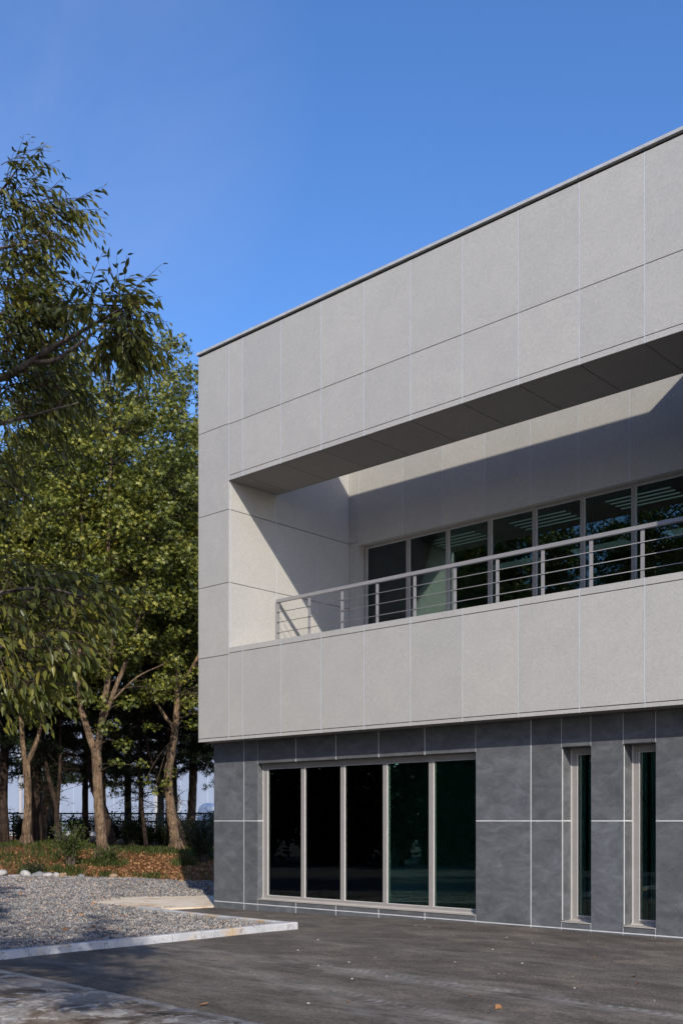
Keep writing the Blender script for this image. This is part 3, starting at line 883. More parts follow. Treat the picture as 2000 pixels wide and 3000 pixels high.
# leaves blown over the gravel, in drifts
n = 3600
Xg = rs.uniform(-10, -.5, n); Zg = rs.uniform(13, 29.5, n)
P = CAM + Xg[:, None] * RV + Zg[:, None] * WV
u, v_ = P[:, 0], P[:, 1]
cl = np.sin(u * 1.7 + 1) * np.sin(v_ * 2.1 + .5) + rs.normal(0, .45, n)
ok = (u < 4.0) & ~((u > -.35) & (v_ > kv(u) - .15)) & ~((u > -.02) & (v_ > 0)) & (Zg < zbank(Xg)) & (cl > .55) & ~inpoly(P, AP)
P = P[ok]; P[:, 2] = gz(P[:, 0], P[:, 1]) + .015
g.add_many(litter(P, rs.uniform(.04, .08, len(P)), rs), 4, [(0, 1, 2), (0, 2, 3)])
tag(g.build('leaf_litter', [M_DEAD]), 'brown and orange fallen leaves scattered over the bank and gravel', 'fallen leaves', kind='stuff')

# grass on the bank
M_GRASS = mat_leaf('grass_blade', [(0, (.022, .038, .011)), (.5, (.055, .076, .019)), (.85, (.12, .125, .032)), (1, (.18, .14, .06))], .3, .6, .2, .8)
def grass(P, h, rs):
    n = len(P); a = rs.uniform(0, 2 * math.pi, n); w = h * .06 + .003
    d = np.stack([np.cos(a), np.sin(a), np.zeros(n)], -1)
    s = np.stack([-np.sin(a), np.cos(a), np.zeros(n)], -1)
    lean = rs.uniform(.1, .8, n)
    b0 = P - s * w[:, None]; b1 = P + s * w[:, None]
    mid = P + d * (h * lean * .35)[:, None] + np.array([0, 0, 1]) * (h * .6)[:, None]
    tip = P + d * (h * lean)[:, None] + np.array([0, 0, 1]) * (h * (1 - .3 * lean))[:, None]
    return np.stack([b0, b1, mid + s * (w * .7)[:, None], tip, mid - s * (w * .7)[:, None]], 1)
GP = []; GH = []
P, X_, D_ = bank_pts(42000, -12.5, -2.5, 0, 11, rs)
pat = np.sin(X_ * 2.3 + 1.2) * np.sin(D_ * 1.9 + .3 + X_) + rs.normal(0, .35, len(P))
dens = np.where(X_ < -8.9, np.interp(D_, [0, .7, 1.5, 9], [0, .06, .5, .7]), np.interp(D_, [0, .4, 1.0, 4.5, 7, 9], [.06, .05, .015, .02, .4, .9]))
dens = dens * np.where((X_ > -8.9) & (D_ < 5), np.clip(pat * 1.4, 0, 1) * 1.6, np.clip(pat * .8 + .75, .1, 1))
k = rs.random(len(P)) < dens
GP.append(P[k]); GH.append(np.where(X_[k] < -8.9, rs.uniform(.06, .22, k.sum()), rs.uniform(.06, .18, k.sum())))
for cx, cd, rad, nn in ((-7.3, 3.2, .55, 900), (-8.1, 1.5, .5, 350), (-6.5, .3, .4, 110), (-7.75, .4, .5, 160), (-5.2, .35, .5, 120), (-4.7, 3.6, .35, 300), (-4.6, 5.6, .7, 500), (-6.3, 6.6, .8, 700), (-8.9, .8, .4, 250)):
    Xq = rs.normal(cx, rad * .6, nn); Dq = rs.normal(cd, rad * .6, nn); Dq = np.maximum(Dq, .05)
    P = CAM + Xq[:, None] * RV + (zbank(Xq) + Dq)[:, None] * WV
    P[:, 2] = 0; P[:, 2] = ground_z(P) + .05
    GP.append(P); GH.append(rs.uniform(.08, .26, nn))
P = np.concatenate(GP); H = np.concatenate(GH)
g = Geo(); g.add_many(grass(P, H, rs), 5, [(0, 1, 2, 4), (4, 2, 3)])
tag(g.build('grass', [M_GRASS]), 'tufts of green grass growing on the shaded bank', 'grass', kind='stuff')

# ---------------------------------------------------------------- stones and rocks along the gravel edge
def blob(rx, ry, rz, seed, rough=.1, n=16, m_=10, flat=.25):
    r = np.random.default_rng(seed)
    dirs = r.standard_normal((7, 3)); dirs /= np.linalg.norm(dirs, axis=1)[:, None]; amp = r.normal(0, rough, 7)
    V = []; F = []
    for i in range(m_ + 1):
        th = math.pi * i / m_
        for j in range(n):
            ph = 2 * math.pi * j / n
            d = np.array([math.sin(th) * math.cos(ph), math.sin(th) * math.sin(ph), math.cos(th)])
            s = 1 + sum(a * math.sin(2.2 * (d @ q) + k) for k, (a, q) in enumerate(zip(amp, dirs)))
            p = d * s * np.array([rx, ry, rz])
            V.append(p + np.array([0, 0, rz * .7]))
    for i in range(m_):
        for j in range(n): F.append((i * n + j, (i + 1) * n + j, (i + 1) * n + (j + 1) % n, i * n + (j + 1) % n))
    return V, F
def mat_stone(name, c1, c2):
    m, nt, b = base_mat(name, .85, .2)
    v = objco(nt); f = noise(nt, v, 9, 6, .65, .4)
    nt.links.new(ramp(nt, f, [(.35, c1), (.65, c2)]), b.inputs['Base Color']); bump(nt, b, f, .5, .02)
    return m
M_WST = mat_stone('pale_stone', (.28, .27, .26), (.50, .49, .47))
M_GST = mat_stone('grey_stone', (.14, .14, .145), (.27, .27, .27))
M_BST = mat_stone('tan_stone', (.22, .15, .09), (.40, .29, .19))
for xd, w, h, mt, lab in (
    (4, .60, .34, M_WST, 'white rounded stone cut off by the left edge of the view'),
    (39, .62, .13, M_WST, 'long flat pale stone lying low in the row of stones'),
    (61, .40, .33, M_WST, 'whitest rounded stone just right of the flat one'),
    (85, .54, .34, M_GST, 'largest grey rounded stone in the row at the gravel edge'),
    (110, .44, .26, M_WST, 'low white oval stone between the large grey and the small upright stone'),
    (131, .28, .32, M_WST, 'small pale upright stone beside the brown block'),
    (147, .34, .38, M_BST, 'brown squarish rock ending the row of white stones'),
    (187, .30, .22, M_GST, 'dark grey rock half hidden under leaves right of the brown block'),
    (236, .42, .09, M_GST, 'thin grey slab of stone lying flat left of the tan rock'),
    (254, .46, .24, M_BST, 'tan angular rock on the gravel edge below the big trunk'),
    (320, .40, .08, M_BST, 'low tan rock almost sunk in the weeds'),
    (415, .26, .16, M_BST, 'dark brown lump of rock lying alone on the gravel')):
    Zs = 29.2; X = (xd * 1.27551 - 1000) / FPX * Zs; Zs = zbank(X) + (-.2 if xd < 400 else -.9); X = (xd * 1.27551 - 1000) / FPX * Zs
    w *= .64; h *= .6
    g = Geo(); V_, F_ = blob(w / 2, w * .42, h / 2, int(xd) + 5, .11 if mt is not M_BST else .24)
    g.add(V_, F_, 0, True)
    p = CW(X, Zs, .03)
    o = g.build('boulder' if w > .2 else 'stone', [mt], loc=p); o.rotation_euler = (0, 0, HEAD + .2 * math.sin(xd))
    tag(o, lab, 'stone', 'stones edging the gravel')

# ---------------------------------------------------------------- trees
STAR = []
for i in range(10):
    a = math.pi * 2 * i / 10 + math.pi / 2
    r = (1.0 if i % 2 == 0 else .42)
    STAR.append((math.cos(a) * r * .5, math.sin(a) * r * .5 + .1, -.06 * r if i % 2 == 0 else .03))
STAR = np.array(STAR)
def leaf_frames(n, rs, up=.75, out=None):
    nz = rs.normal(0, .55, (n, 3)) + np.array([0, 0, up])
    if out is not None: nz = nz + out
    nz /= np.linalg.norm(nz, axis=1)[:, None]
    t = rs.standard_normal((n, 3)); t[:, 2] -= .6
    t -= nz * np.sum(t * nz, 1)[:, None]; t /= np.linalg.norm(t, axis=1)[:, None]
    s = np.cross(t, nz)
    return s, t, nz
def star_leaves(P, size, rs, out=None, up=.75):
    s, t, nz = leaf_frames(len(P), rs, up, out)
    L = STAR[None] * size[:, None, None]
    return L[:, :, :1] * s[:, None, :] + L[:, :, 1:2] * t[:, None, :] + L[:, :, 2:] * nz[:, None, :] + P[:, None, :]

M_LEAF = mat_leaf('star_leaf', [(0, (.030, .048, .009)), (.36, (.078, .098, .015)), (.65, (.182, .192, .030)), (.88, (.36, .325, .06)), (1, (.44, .30, .08))], .2, .42, .4, .35)
M_BARK = mat_bark('tan_bark', (.045, .030, .020), (.265, .188, .122))
M_DBARK = mat_bark('dark_bark', (.035, .026, .02), (.10, .075, .055))
M_GBARK = mat_bark('grey_bark', (.09, .075, .065), (.26, .22, .19), scale=14)

def smooth_line(pts, k=5):
    pts = np.asarray(pts, float); n = len(pts); t = np.arange(n); tt = np.linspace(0, n - 1, (n - 1) * k + 1)
    if n < 3: return np.stack([np.interp(tt, t, pts[:, i]) for i in range(pts.shape[1])], -1)
    out = []
    P = np.vstack([2 * pts[0] - pts[1], pts, 2 * pts[-1] - pts[-2]])
    for x in tt:
        i = min(int(x), n - 2); f = x - i
        p0, p1, p2, p3 = P[i], P[i + 1], P[i + 2], P[i + 3]
        out.append(.5 * ((2 * p1) + (-p0 + p2) * f + (2 * p0 - 5 * p1 + 4 * p2 - p3) * f * f + (-p0 + 3 * p1 - 3 * p2 + p3) * f ** 3))
    return np.array(out)

def star_tree(name, seed, trunk, limbs, crown, nclump, nleaf, extra=(), label='', cat='tree', group=None, bark=None, holes=(), leaf_size=.16, girth=.8):
    """trunk / limbs: lists of (x, y, z, r) in local metres; crown: list of (cx,cy,cz,rx,ry,rz) blobs"""
    rs = np.random.default_rng(seed)
    root = empty(name, label=label, cat=cat, group=group)
    tg = Geo()
    tl = smooth_line(trunk, 6)
    tl[:, 3] *= girth; tl[:4, 3] *= .84
    tg.tube(tl[:, :3], tl[:, 3], 14, 0, .05)
    # buttress at the foot
    for a in (0.3, 1.9, 3.3, 4.9):
        r0 = trunk[0][3] * .66
        tg.tube([(math.cos(a) * r0 * 1.5, math.sin(a) * r0 * 1.5, -.12), (math.cos(a) * r0 * 1.2, math.sin(a) * r0 * 1.2, .04), (math.cos(a) * r0 * .5, math.sin(a) * r0 * .5, .45)], [r0 * .12, r0 * .26, r0 * .2], 8, 0)
    nodes = [tl[len(tl) // 2:, :]]
    for lb in limbs:
        ll = smooth_line(lb, 5); ll[:, 3] *= girth; tg.tube(ll[:, :3], ll[:, 3], 9, 0, .04); nodes.append(ll[3:])
    nodes = np.concatenate(nodes)
    # clump centres
    cs = []
    vol = np.array([c[3] * c[4] * c[5] for c in crown]); pr = vol / vol.sum()
    while len(cs) < nclump:
        c = crown[rs.choice(len(crown), p=pr)]
        d = rs.standard_normal(3); d /= np.linalg.norm(d)
        r = rs.uniform(0.25, 1) ** .45
        p = np.array(c[:3]) + d * r * np.array(c[3:6])
        if p[1] > c[1] + .55 * c[4] and rs.random() < .6: continue
        if any(np.linalg.norm((p - np.array(h[:3]))[[0, 2]]) < h[3] for h in holes): continue
        cs.append(np.append(p, rs.uniform(.34, .62)))
    for e in extra: cs.append(np.array(e))
    cs = np.array(cs)
    bg = Geo(); LP = []; LO = []; LS = []
    for c in cs:
        dd = nodes[:, :3] - c[:3]
        cost = np.linalg.norm(dd, axis=1) + np.where(nodes[:, 2] > c[2] - .1, 1.2, 0)
        k = nodes[np.argmin(cost)]
        d = c[:3] - k[:3]; L = np.linalg.norm(d)
        midp = k[:3] + d * .5 + np.array([0, 0, .12 * L]) + rs.normal(0, .06 * L, 3)
        r = min(k[3] * .45, .012 + .009 * L)
        bl_ = smooth_line([np.append(k[:3], r), np.append(midp, r * .7), np.append(c[:3], r * .3)], 3)
        bg.tube(bl_[:, :3], np.maximum(bl_[:, 3], .004), 5, 0, 0, False)
        m_ = int(nleaf * (c[3] / .55) ** 2 * rs.uniform(.7, 1.25))
        q = rs.standard_normal((m_, 3)); q /= np.linalg.norm(q, axis=1)[:, None]; q *= (rs.random((m_, 1)) ** .42)
        LP.append(c[:3] + q * c[3] * np.array([1, 1, .62])); LO.append(q * .5); LS.append(rs.uniform(.72, 1.2, m_) * leaf_size)
    bg2 = tg; tg.build('trunk', [bark or M_BARK], root)
    bg.build('branches', [M_DBARK], root)
    lg = Geo(); lg.add_many(star_leaves(np.concatenate(LP), np.concatenate(LS), rs, np.concatenate(LO) * 1.3, .4), 10, [tuple(range(10))])
    lg.build('crown', [M_LEAF], root)
    return root

def put(o, p, rz=None, s=1.0):
    o.location = p; o.rotation_euler = (0, 0, HEAD if rz is None else rz); o.scale = (s, s, s)

T1 = star_tree('sweetgum_tree', 21,
    [(0, 0, -.15, .34), (-.02, 0, .3, .235), (-.12, 0, 1.31, .205), (-.18, 0, 2.3, .19), (-.21, 0, 3.1, .2), (-.24, 0, 3.5, .19)],
    [[(-.26, 0, 3.35, .15), (-.52, -.05, 4.2, .13), (-.75, -.1, 5.15, .105), (-.7, -.2, 7, .09), (-.6, -.1, 9.5, .07), (-.8, 0, 12, .04)],
     [(-.2, 0, 3.4, .15), (0, .1, 4.9, .12), (.2, .2, 6.8, .105), (.1, .2, 9.5, .08), (.2, .1, 12.5, .05), (.2, 0, 15, .02)],
     [(-.1, 0, 4.1, .10), (.36, -.1, 5.3, .09), (.88, -.2, 6.6, .08), (1.3, -.2, 8.4, .06), (1.5, 0, 11, .035)],
     [(.3, -.1, 5.0, .045), (1.1, -.3, 5.7, .035), (2.0, -.5, 6.1, .02)]],
    [(0.1, .4, 11.2, 2.9, 2.6, 5.4), (-.4, -.3, 9.3, 2.6, 2.2, 3.5), (1.0, .2, 11.5, 2.3, 2.2, 3.8), (.2, 1.5, 6.3, 2.3, 1.4, 1.4)], 440, 82,
    extra=[(.2, -.5, 4.2, .5), (.75, -.6, 3.6, .42), (-.5, -.5, 5.0, .5), (.9, -.5, 4.9, .5), (1.3, -.6, 2.95, .33), (.05, -.5, 4.9, .42), (-1.2, -.3, 5.2, .5), (1.9, -.5, 5.6, .5), (2.3, -.4, 6.2, .5), (.55, -.6, 3.0, .3)],
    label='tall sunlit tree with a pale trunk forking into three limbs above the shrub', group='tall broadleaf trees on the bank',
    holes=[(.9, 0, 8.6, .45), (1.7, 0, 6.9, .35)])
put(T1, CB(-7.51, 33.0))
T2 = star_tree('sweetgum_tree', 22,
    [(0, 0, -.15, .36), (-.03, 0, .35, .25), (-.2, 0, 1.6, .21), (-.27, 0, 2.7, .2), (-.08, 0, 3.9, .17), (.05, 0, 5.4, .14), (0, .1, 8, .11), (.1, .1, 11.5, .07), (.2, 0, 15.5, .02)],
    [[(-.05, 0, 4.2, .09), (-.7, -.1, 5.2, .075), (-1.3, -.1, 6.6, .05), (-1.6, 0, 8.6, .03)],
     [(.05, 0, 5.6, .085), (.8, -.1, 6.8, .07), (1.5, -.1, 8.8, .05), (1.8, 0, 11, .03)],
     [(.02, .1, 7.6, .07), (-.7, 0, 9.6, .05), (-1.0, 0, 12, .03)]],
    [(.1, .3, 12.2, 2.7, 2.5, 6.2), (-.4, 0, 9.5, 2.6, 2.2, 3.5), (1.1, .2, 9.0, 2.0, 2.0, 4.5), (.1, 1.5, 6.2, 2.2, 1.4, 1.4)], 440, 82,
    extra=[(-.6, -.5, 5.3, .5), (.5, -.5, 5.0, .5), (-1.2, -.5, 5.6, .5), (-.3, -.6, 2.4, .32), (-.65, -.5, 2.1, .28), (-1.0, -.5, 2.4, .3), (-.1, -.5, 2.75, .3), (-.75, -.5, 4.3, .4), (.6, -.4, 4.4, .4), (1.2, -.3, 5.2, .45)],
    label='tall sunlit tree with a leaning pale trunk nearest the building corner', group='tall broadleaf trees on the bank', girth=.76,
    holes=[(-1.3, 0, 7.6, .4), (.3, 0, 6.6, .3)])
put(T2, CB(-5.69, 36.0))
T3 = star_tree('sweetgum_tree', 23,
    [(0, 0, -.15, .3), (0, 0, .3, .21), (.06, 0, 1.5, .165), (.02, 0, 2.6, .16), (-.02, 0, 2.9, .155)],
    [[(-.03, 0, 2.8, .12), (-.15, 0, 3.9, .11), (-.25, .1, 6, .09), (-.2, .1, 9, .06), (-.1, 0, 13, .025)],
     [(.02, 0, 2.75, .11), (.42, 0, 3.8, .1), (.62, 0, 5.2, .09), (.9, .1, 8, .06), (1.2, 0, 12, .025)]],
    [(.2, .2, 10.2, 2.8, 2.5, 5.4), (.8, -.1, 9.0, 2.3, 2.0, 3.2), (.2, .3, 6.0, 2.4, 2.0, 1.9)], 400, 82,
    extra=[(.6, -.5, 4.6, .5), (1.1, -.4, 5.0, .5), (-.3, -.4, 5.2, .5), (.3, -.5, 4.2, .4)],
    label='tall tree with a darker low forked trunk at the far left of the bank', group='tall broadleaf trees on the bank')
put(T3, CB(-10.85, 36.0))
# more trees of the same kind deeper in the wood and beyond the left edge of the view
for src, X, Z, rz, s, lab in (
    (T2, -9.25, 40.5, 2.4, 1.0, 'tall tree standing behind the two pale trunks'),
    (T1, -3.9, 41.0, 1.2, 1.05, 'tall tree half hidden behind the building corner'),
    (T3, -13.6, 33.5, .4, 1.0, 'tall tree just beyond the left edge of the view'), (T2, -11.8, 41.0, 4.2, 1.0, 'tall tree deep in the wood behind the forked trunk at the left'), (T1, -6.4, 44.0, 3.3, 1.1, 'tallest tree far back behind the fence between the two pale trunks'), (T2, -9.9, 43.6, 1.1, 1.08, 'tall tree far back behind the bare forked tree'), (T1, -12.4, 44.6, 5.2, 1.1, 'tall tree far back at the left edge of the view'), (T3, -8.2, 47.5, 2.7, 1.1, 'tall tree farthest back beyond the fence')):
    o = copy_tree(src); put(o, CB(X, Z), rz, s); tag(o, lab)
for src, u, v, rz, s, lab in (
    (T2, -20.0, -18.0, 2.5, 1.15, 'tall leafy tree in the far row across the yard'), (T1, -15.5, -24.0, 1.0, 1.15, 'tall leafy tree in the far row across the yard'), (T3, -11.0, -28.0, 5.5, 1.15, 'tall leafy tree in the far row across the yard'),
    (T2, -5.0, -31.0, .2, 1.15, 'tall leafy tree in the far row across the yard'), (T1, 1.0, -35.0, 3.7, 1.15, 'tall leafy tree in the far row across the yard'), (T3, -25.0, -13.0, 1.6, 1.15, 'tall leafy tree in the far row across the yard'), (T1, -10.5, -20.5, 2.9, .8, 'leafy tree of middle height across the yard'), (T2, -17.0, -14.5, 4.4, .8, 'leafy tree of middle height across the yard'), (T3, -4.5, -24.5, 1.3, .8, 'leafy tree of middle height across the yard'),
    (T1, -8.0, -16.0, .5, 1.0, 'tall leafy tree across the yard reflected in the windows'),
    (T2, -2.5, -20.5, 1.9, .95, 'tall leafy tree across the yard reflected in the windows'),
    (T3, 1.5, -26.0, 3.1, 1.0, 'tall leafy tree across the yard reflected in the windows'),
    (T1, -13.5, -11.0, 4.0, 1.0, 'tall leafy tree across the yard reflected in the windows'),
    (T2, -6.5, -24.0, 5.0, 1.1, 'tall leafy tree across the yard reflected in the windows'),
    (T3, 6.0, -31.0, 1.0, 1.0, 'tall leafy tree across the yard reflected in the windows'),
    (T1, -14, -19.0, 2.0, 1.1, 'tall leafy tree across the yard reflected in the windows')):
    o = copy_tree(src); put(o, (u, v, 0), rz, s); tag(o, lab, group='trees across the yard')

# pines: dark trunks with needle boughs behind
M_NEEDLE = mat_leaf('pine_needle', [(0, (.008, .017, .008)), (.6, (.018, .034, .014)), (1, (.034, .052, .018))], .12, .6, .2, .6)
M_PBARK = mat_bark('pine_bark', (.018, .012, .01), (.062, .045, .034))
def pine(name, seed, pts, z0, z1, spread, nb, label, tw=1.0, ntuft=46, group='dark pines along the fence'):
    rs = np.random.default_rng(seed); root = empty(name, label=label, cat='pine tree', group=group)
    tg = Geo(); tl = smooth_line(pts, 5); tg.tube(tl[:, :3], tl[:, 3], 10, 0, .04); tg.build('trunk', [M_PBARK], root)
    bg = Geo(); V_ = []
    for i in range(nb):
        z = z0 + (z1 - z0) * rs.random() ** 1.5; k = tl[np.argmin(abs(tl[:, 2] - z))]
        a = rs.uniform(0, 2 * math.pi); L = spread * rs.uniform(.5, 1) * (1.05 - .55 * (z - z0) / (z1 - z0 + 1e-6))
        dr = np.array([math.cos(a), math.sin(a), 0])
        p0 = k[:3]; p1 = p0 + dr * L * .5 + np.array([0, 0, .06 * L]); p2 = p0 + dr * L + np.array([0, 0, -.10 * L])
        bl_ = smooth_line([np.append(p0, .03), np.append(p1, .018), np.append(p2, .006)], 4)
        bg.tube(bl_[:, :3], bl_[:, 3], 5, 0, 0, False)
        t = rs.uniform(.3, 1, ntuft) ** .8; base = np.stack([np.interp(t * (len(bl_) - 1), np.arange(len(bl_)), bl_[:, q]) for q in range(3)], -1)
        sd = np.array([-dr[1], dr[0], 0]); base += sd * (rs.normal(0, .17, (ntuft, 1)) * L * .55) + rs.normal(0, .07, (ntuft, 3))
        for b_ in base:
            q = rs.standard_normal((9, 3)) + np.array([0, 0, .35]) + dr * .5; q /= np.linalg.norm(q, axis=1)[:, None]
            ln = rs.uniform(.13, .25, (9, 1)); sw = np.cross(q, rs.standard_normal((9, 3))); sw /= np.linalg.norm(sw, axis=1)[:, None]
            V_.append(np.stack([b_ - sw * .011, b_ + sw * .011, b_ + q * ln], 1))
    bg.build('branches', [M_PBARK], root)
    lg = Geo(); lg.add_many(np.concatenate(V_), 3, [(0, 1, 2)]); lg.build('needles', [M_NEEDLE], root)
    return root
P1 = pine('pine_tree', 41, [(0, 0, -.1, .19), (-.05, 0, 2, .16), (.05, 0, 5, .13), (0, 0, 9, .09), (.1, 0, 13, .03)], 3.2, 12.5, 2.5, 105, 'straight dark pine trunk at the left edge of the view')
put(P1, CB(-12.3, 38.2))
P2 = pine('pine_tree', 42, [(0, 0, -.1, .24), (-.28, 0, 1.1, .2), (-.75, 0, 2.6, .17), (-1.1, 0, 5, .14), (-1.2, 0, 8.5, .09), (-1.2, 0, 12, .03)], 2.7, 11.5, 2.8, 110, 'dark pine leaning left just behind the pale forked trunk')
put(P2, CB(-8.75, 40.0))
for X, Z, s, rz, src, lab in (
    (-11.35, 39.0, 1.25, .9, P1, 'thickest dark pine trunk behind the forked tree on the left'),
    (-10.4, 42.5, .8, 2.2, P1, 'dark pine with bare boughs in front of the pale warehouse'),
    (-8.25, 43.0, .7, 3.0, P1, 'slender dark pine right of the large pale trunk'),
    (-6.75, 41.5, 1.15, 4.4, P1, 'dark pine between the concrete pole and the leaning pale trunk'),
    (-4.9, 43.0, 1.05, 5.6, P1, 'dark pine right of the leaning pale trunk'),
    (-3.6, 39.0, .8, 1.7, P1, 'dark pine tucked behind the slate corner'),
    (-12.6, 45.5, 1.1, .2, P2, 'dark pine standing behind the fence at the left'),
    (-7.6, 46.0, 1.15, 3.6, P1, 'dark pine standing beyond the fence behind the pole'),
    (-9.6, 47.0, 1.0, 2.6, P1, 'dark pine standing beyond the fence behind the shrub')):
    o = copy_tree(src); put(o, CB(X, Z), rz, s); tag(o, lab)
# thin bare forked tree
def sparse(name, seed, limbs, label, nt_=120):
    rs = np.random.default_rng(seed); root = empty(name, label=label, cat='tree'); tg = Geo(); bgs = Geo(); LP = []
    for lb in limbs:
        ll = smooth_line(lb, 5); tg.tube(ll[:, :3], ll[:, 3], 8, 0, .03)
        for i in range(nt_ // len(limbs)):
            k = ll[rs.integers(len(ll) // 3, len(ll))]; a = rs.uniform(0, 2 * math.pi); L = rs.uniform(.4, 1.5)
            d = np.array([math.cos(a), math.sin(a) * .7, rs.uniform(-.5, .45)])
            pts = [k[:3], k[:3] + d * L * .5 + rs.normal(0, .05, 3), k[:3] + d * L + rs.normal(0, .1, 3) - np.array([0, 0, .12 * L])]
            bl_ = smooth_line(pts, 3); bgs.tube(bl_, np.linspace(.011, .004, len(bl_)), 4, 0, 0, False)
            for _ in range(5):
                q = bl_[rs.integers(2, len(bl_))]; e = q + rs.normal(0, .16, 3)
                bgs.tube([q, (q + e) / 2 + rs.normal(0, .02, 3), e], [.004, .003, .002], 3, 0, 0, False)
                if rs.random() < .65: LP.append(e + rs.normal(0, .05, (4, 3)))
    tg.build('trunk', [M_PBARK], root); bgs.build('branches', [M_PBARK], root)
    LP = np.concatenate(LP); lg = Geo(); lg.add_many(star_leaves(LP, rs.uniform(.05, .09, len(LP)), rs), 10, [tuple(range(10))]); lg.build('leaves', [M_NEEDLE], root)
    return root
S1 = sparse('young_tree', 51, [[(0, 0, -.1, .12), (-.02, 0, 1.3, .10), (-.35, 0, 2.6, .085), (-.62, 0, 4.2, .06), (-.7, 0, 6.2, .03)], [(0, 0, 1.2, .08), (.1, 0, 2.6, .065), (.12, 0, 4.4, .05), (.15, 0, 6.4, .03)]], 'thin dark forked tree with bare twigs in front of the warehouse')
put(S1, CB(-10.2, 37.5))
S2 = sparse('young_tree', 52, [[(0, 0, -.1, .09), (-.15, 0, 1.2, .075), (-.3, 0, 3, .06), (-.3, 0, 6, .03)]], 'thin dark sapling standing between the pale trunk and the concrete pole', 60)
put(S2, CB(-7.35, 39.5))
S3 = sparse('young_tree', 53, [[(0, 0, -.1, .10), (-.4, 0, 1.2, .085), (-1.1, 0, 2.6, .07), (-1.6, 0, 4.4, .05), (-1.7, 0, 6.5, .03)]], 'thin dark tree leaning left against the leaning pale trunk', 80)
put(S3, CB(-5.75, 39.0))

# shrubs
M_SHRUB = mat_leaf('shrub_leaf', [(0, (.03, .055, .012)), (.5, (.07, .105, .02)), (1, (.13, .15, .03))], .35, .5, .3, 1.2)
M_DSHRUB = mat_leaf('dark_shrub_leaf', [(0, (.012, .022, .008)), (.6, (.028, .045, .014)), (1, (.05, .07, .02))], .25, .5, .3, 1.0)
OVAL = np.array([(0, 0, 0), (-.26, .3, .05), (-.2, .7, .04), (0, 1, -.06), (.2, .7, .04), (.26, .3, .05)], float)
def oval_leaves(P, size, rs, up=.8):
    s, t, nz = leaf_frames(len(P), rs, up)
    L = OVAL[None] * size[:, None, None]
    return L[:, :, :1] * s[:, None, :] + L[:, :, 1:2] * t[:, None, :] + L[:, :, 2:] * nz[:, None, :] + P[:, None, :]
def shrub(name, seed, h, w, ns, per, size, mt, label, group=None):
    rs = np.random.default_rng(seed); root = empty(name, label=label, cat='shrub', group=group)
    sg = Geo(); LP = []
    for i in range(ns):
        a = rs.uniform(0, 2 * math.pi); r = rs.uniform(.1, 1) * w
        tip = np.array([math.cos(a) * r, math.sin(a) * r * .8, h * rs.uniform(.45, 1.0)])
        b0 = np.array([math.cos(a), math.sin(a), 0]) * rs.uniform(.02, .14)
        l = smooth_line([b0 - np.array([0, 0, .05]), b0 * 1.5 + np.array([0, 0, tip[2] * .5]) + rs.normal(0, .04, 3), tip], 4)
        sg.tube(l, np.linspace(.012, .004, len(l)), 5, 0, 0, False)
        t = rs.uniform(.35, 1, per)
        base = np.stack([np.interp(t * (len(l) - 1), np.arange(len(l)), l[:, q]) for q in range(3)], -1)
        LP.append(base + rs.normal(0, .10, (per, 3)))
    sg.build('stems', [M_GBARK], root)
    LP = np.concatenate(LP); LP[:, 2] = np.maximum(LP[:, 2], .03)
    lg = Geo(); lg.add_many(oval_leaves(LP, rs.uniform(.7, 1.2, len(LP)) * size, rs), 6, [tuple(range(6))]); lg.build('foliage', [mt], root)
    return root
H1 = shrub('shrub', 61, 1.35, .75, 46, 34, .085, M_SHRUB, 'light green leafy shrub left of the big pale trunk'); put(H1, CB(-8.25, 31.9))
H2 = shrub('shrub', 62, .55, .55, 30, 26, .08, M_SHRUB, 'low green shrub at the foot of the big pale trunk'); put(H2, CB(-7.2, 32.0))
H3 = shrub('shrub', 63, 1.5, .9, 52, 34, .09, M_DSHRUB, 'dark shrub in the shade against the slate corner'); put(H3, CB(-4.15, 31.2))
H4 = copy_tree(H3); put(H4, CB(-3.6, 33.6), 1.5, 1.1); tag(H4, 'dark shrub behind the one at the slate corner')
H5 = shrub('shrub', 64, .5, .6, 30, 24, .08, M_DSHRUB, 'low dark weeds beside the brown rock'); put(H5, CB(-8.75, zbank(-8.75) + .35), s=.75)
H6 = copy_tree(H2); put(H6, CB(-4.75, 34.2), 2.0, .7); tag(H6, 'small green weed below the leaning pale trunk')
D1 = shrub('hedge_shrub', 65, 1.35, .95, 60, 40, .10, M_DSHRUB, 'dark leafy bush growing along the chain link fence', 'bushes along the fence')
for i, (X, Z) in enumerate(((-14.2, 43), (-12.9, 42.4), (-11.9, 43.4), (-9.4, 43.2), (-8.4, 42.2), (-7.4, 43.4), (-6.4, 42.5), (-5.5, 43.4), (-4.6, 42.4), (-3.7, 43.2), (-9.0, 44.0), (-13.4, 44.2), (-10.6, 43.0), (-11.2, 44.4), (-7.9, 43.0), (-6.9, 44.2), (-5.0, 44.2), (-6.0, 42.3), (-10.0, 44.2))):
    o = D1 if i == 0 else copy_tree(D1); put(o, CB(X, Z), i * 1.3, (.82, 1.0, .7, .78, 1.0, .72, .86)[i % 7])

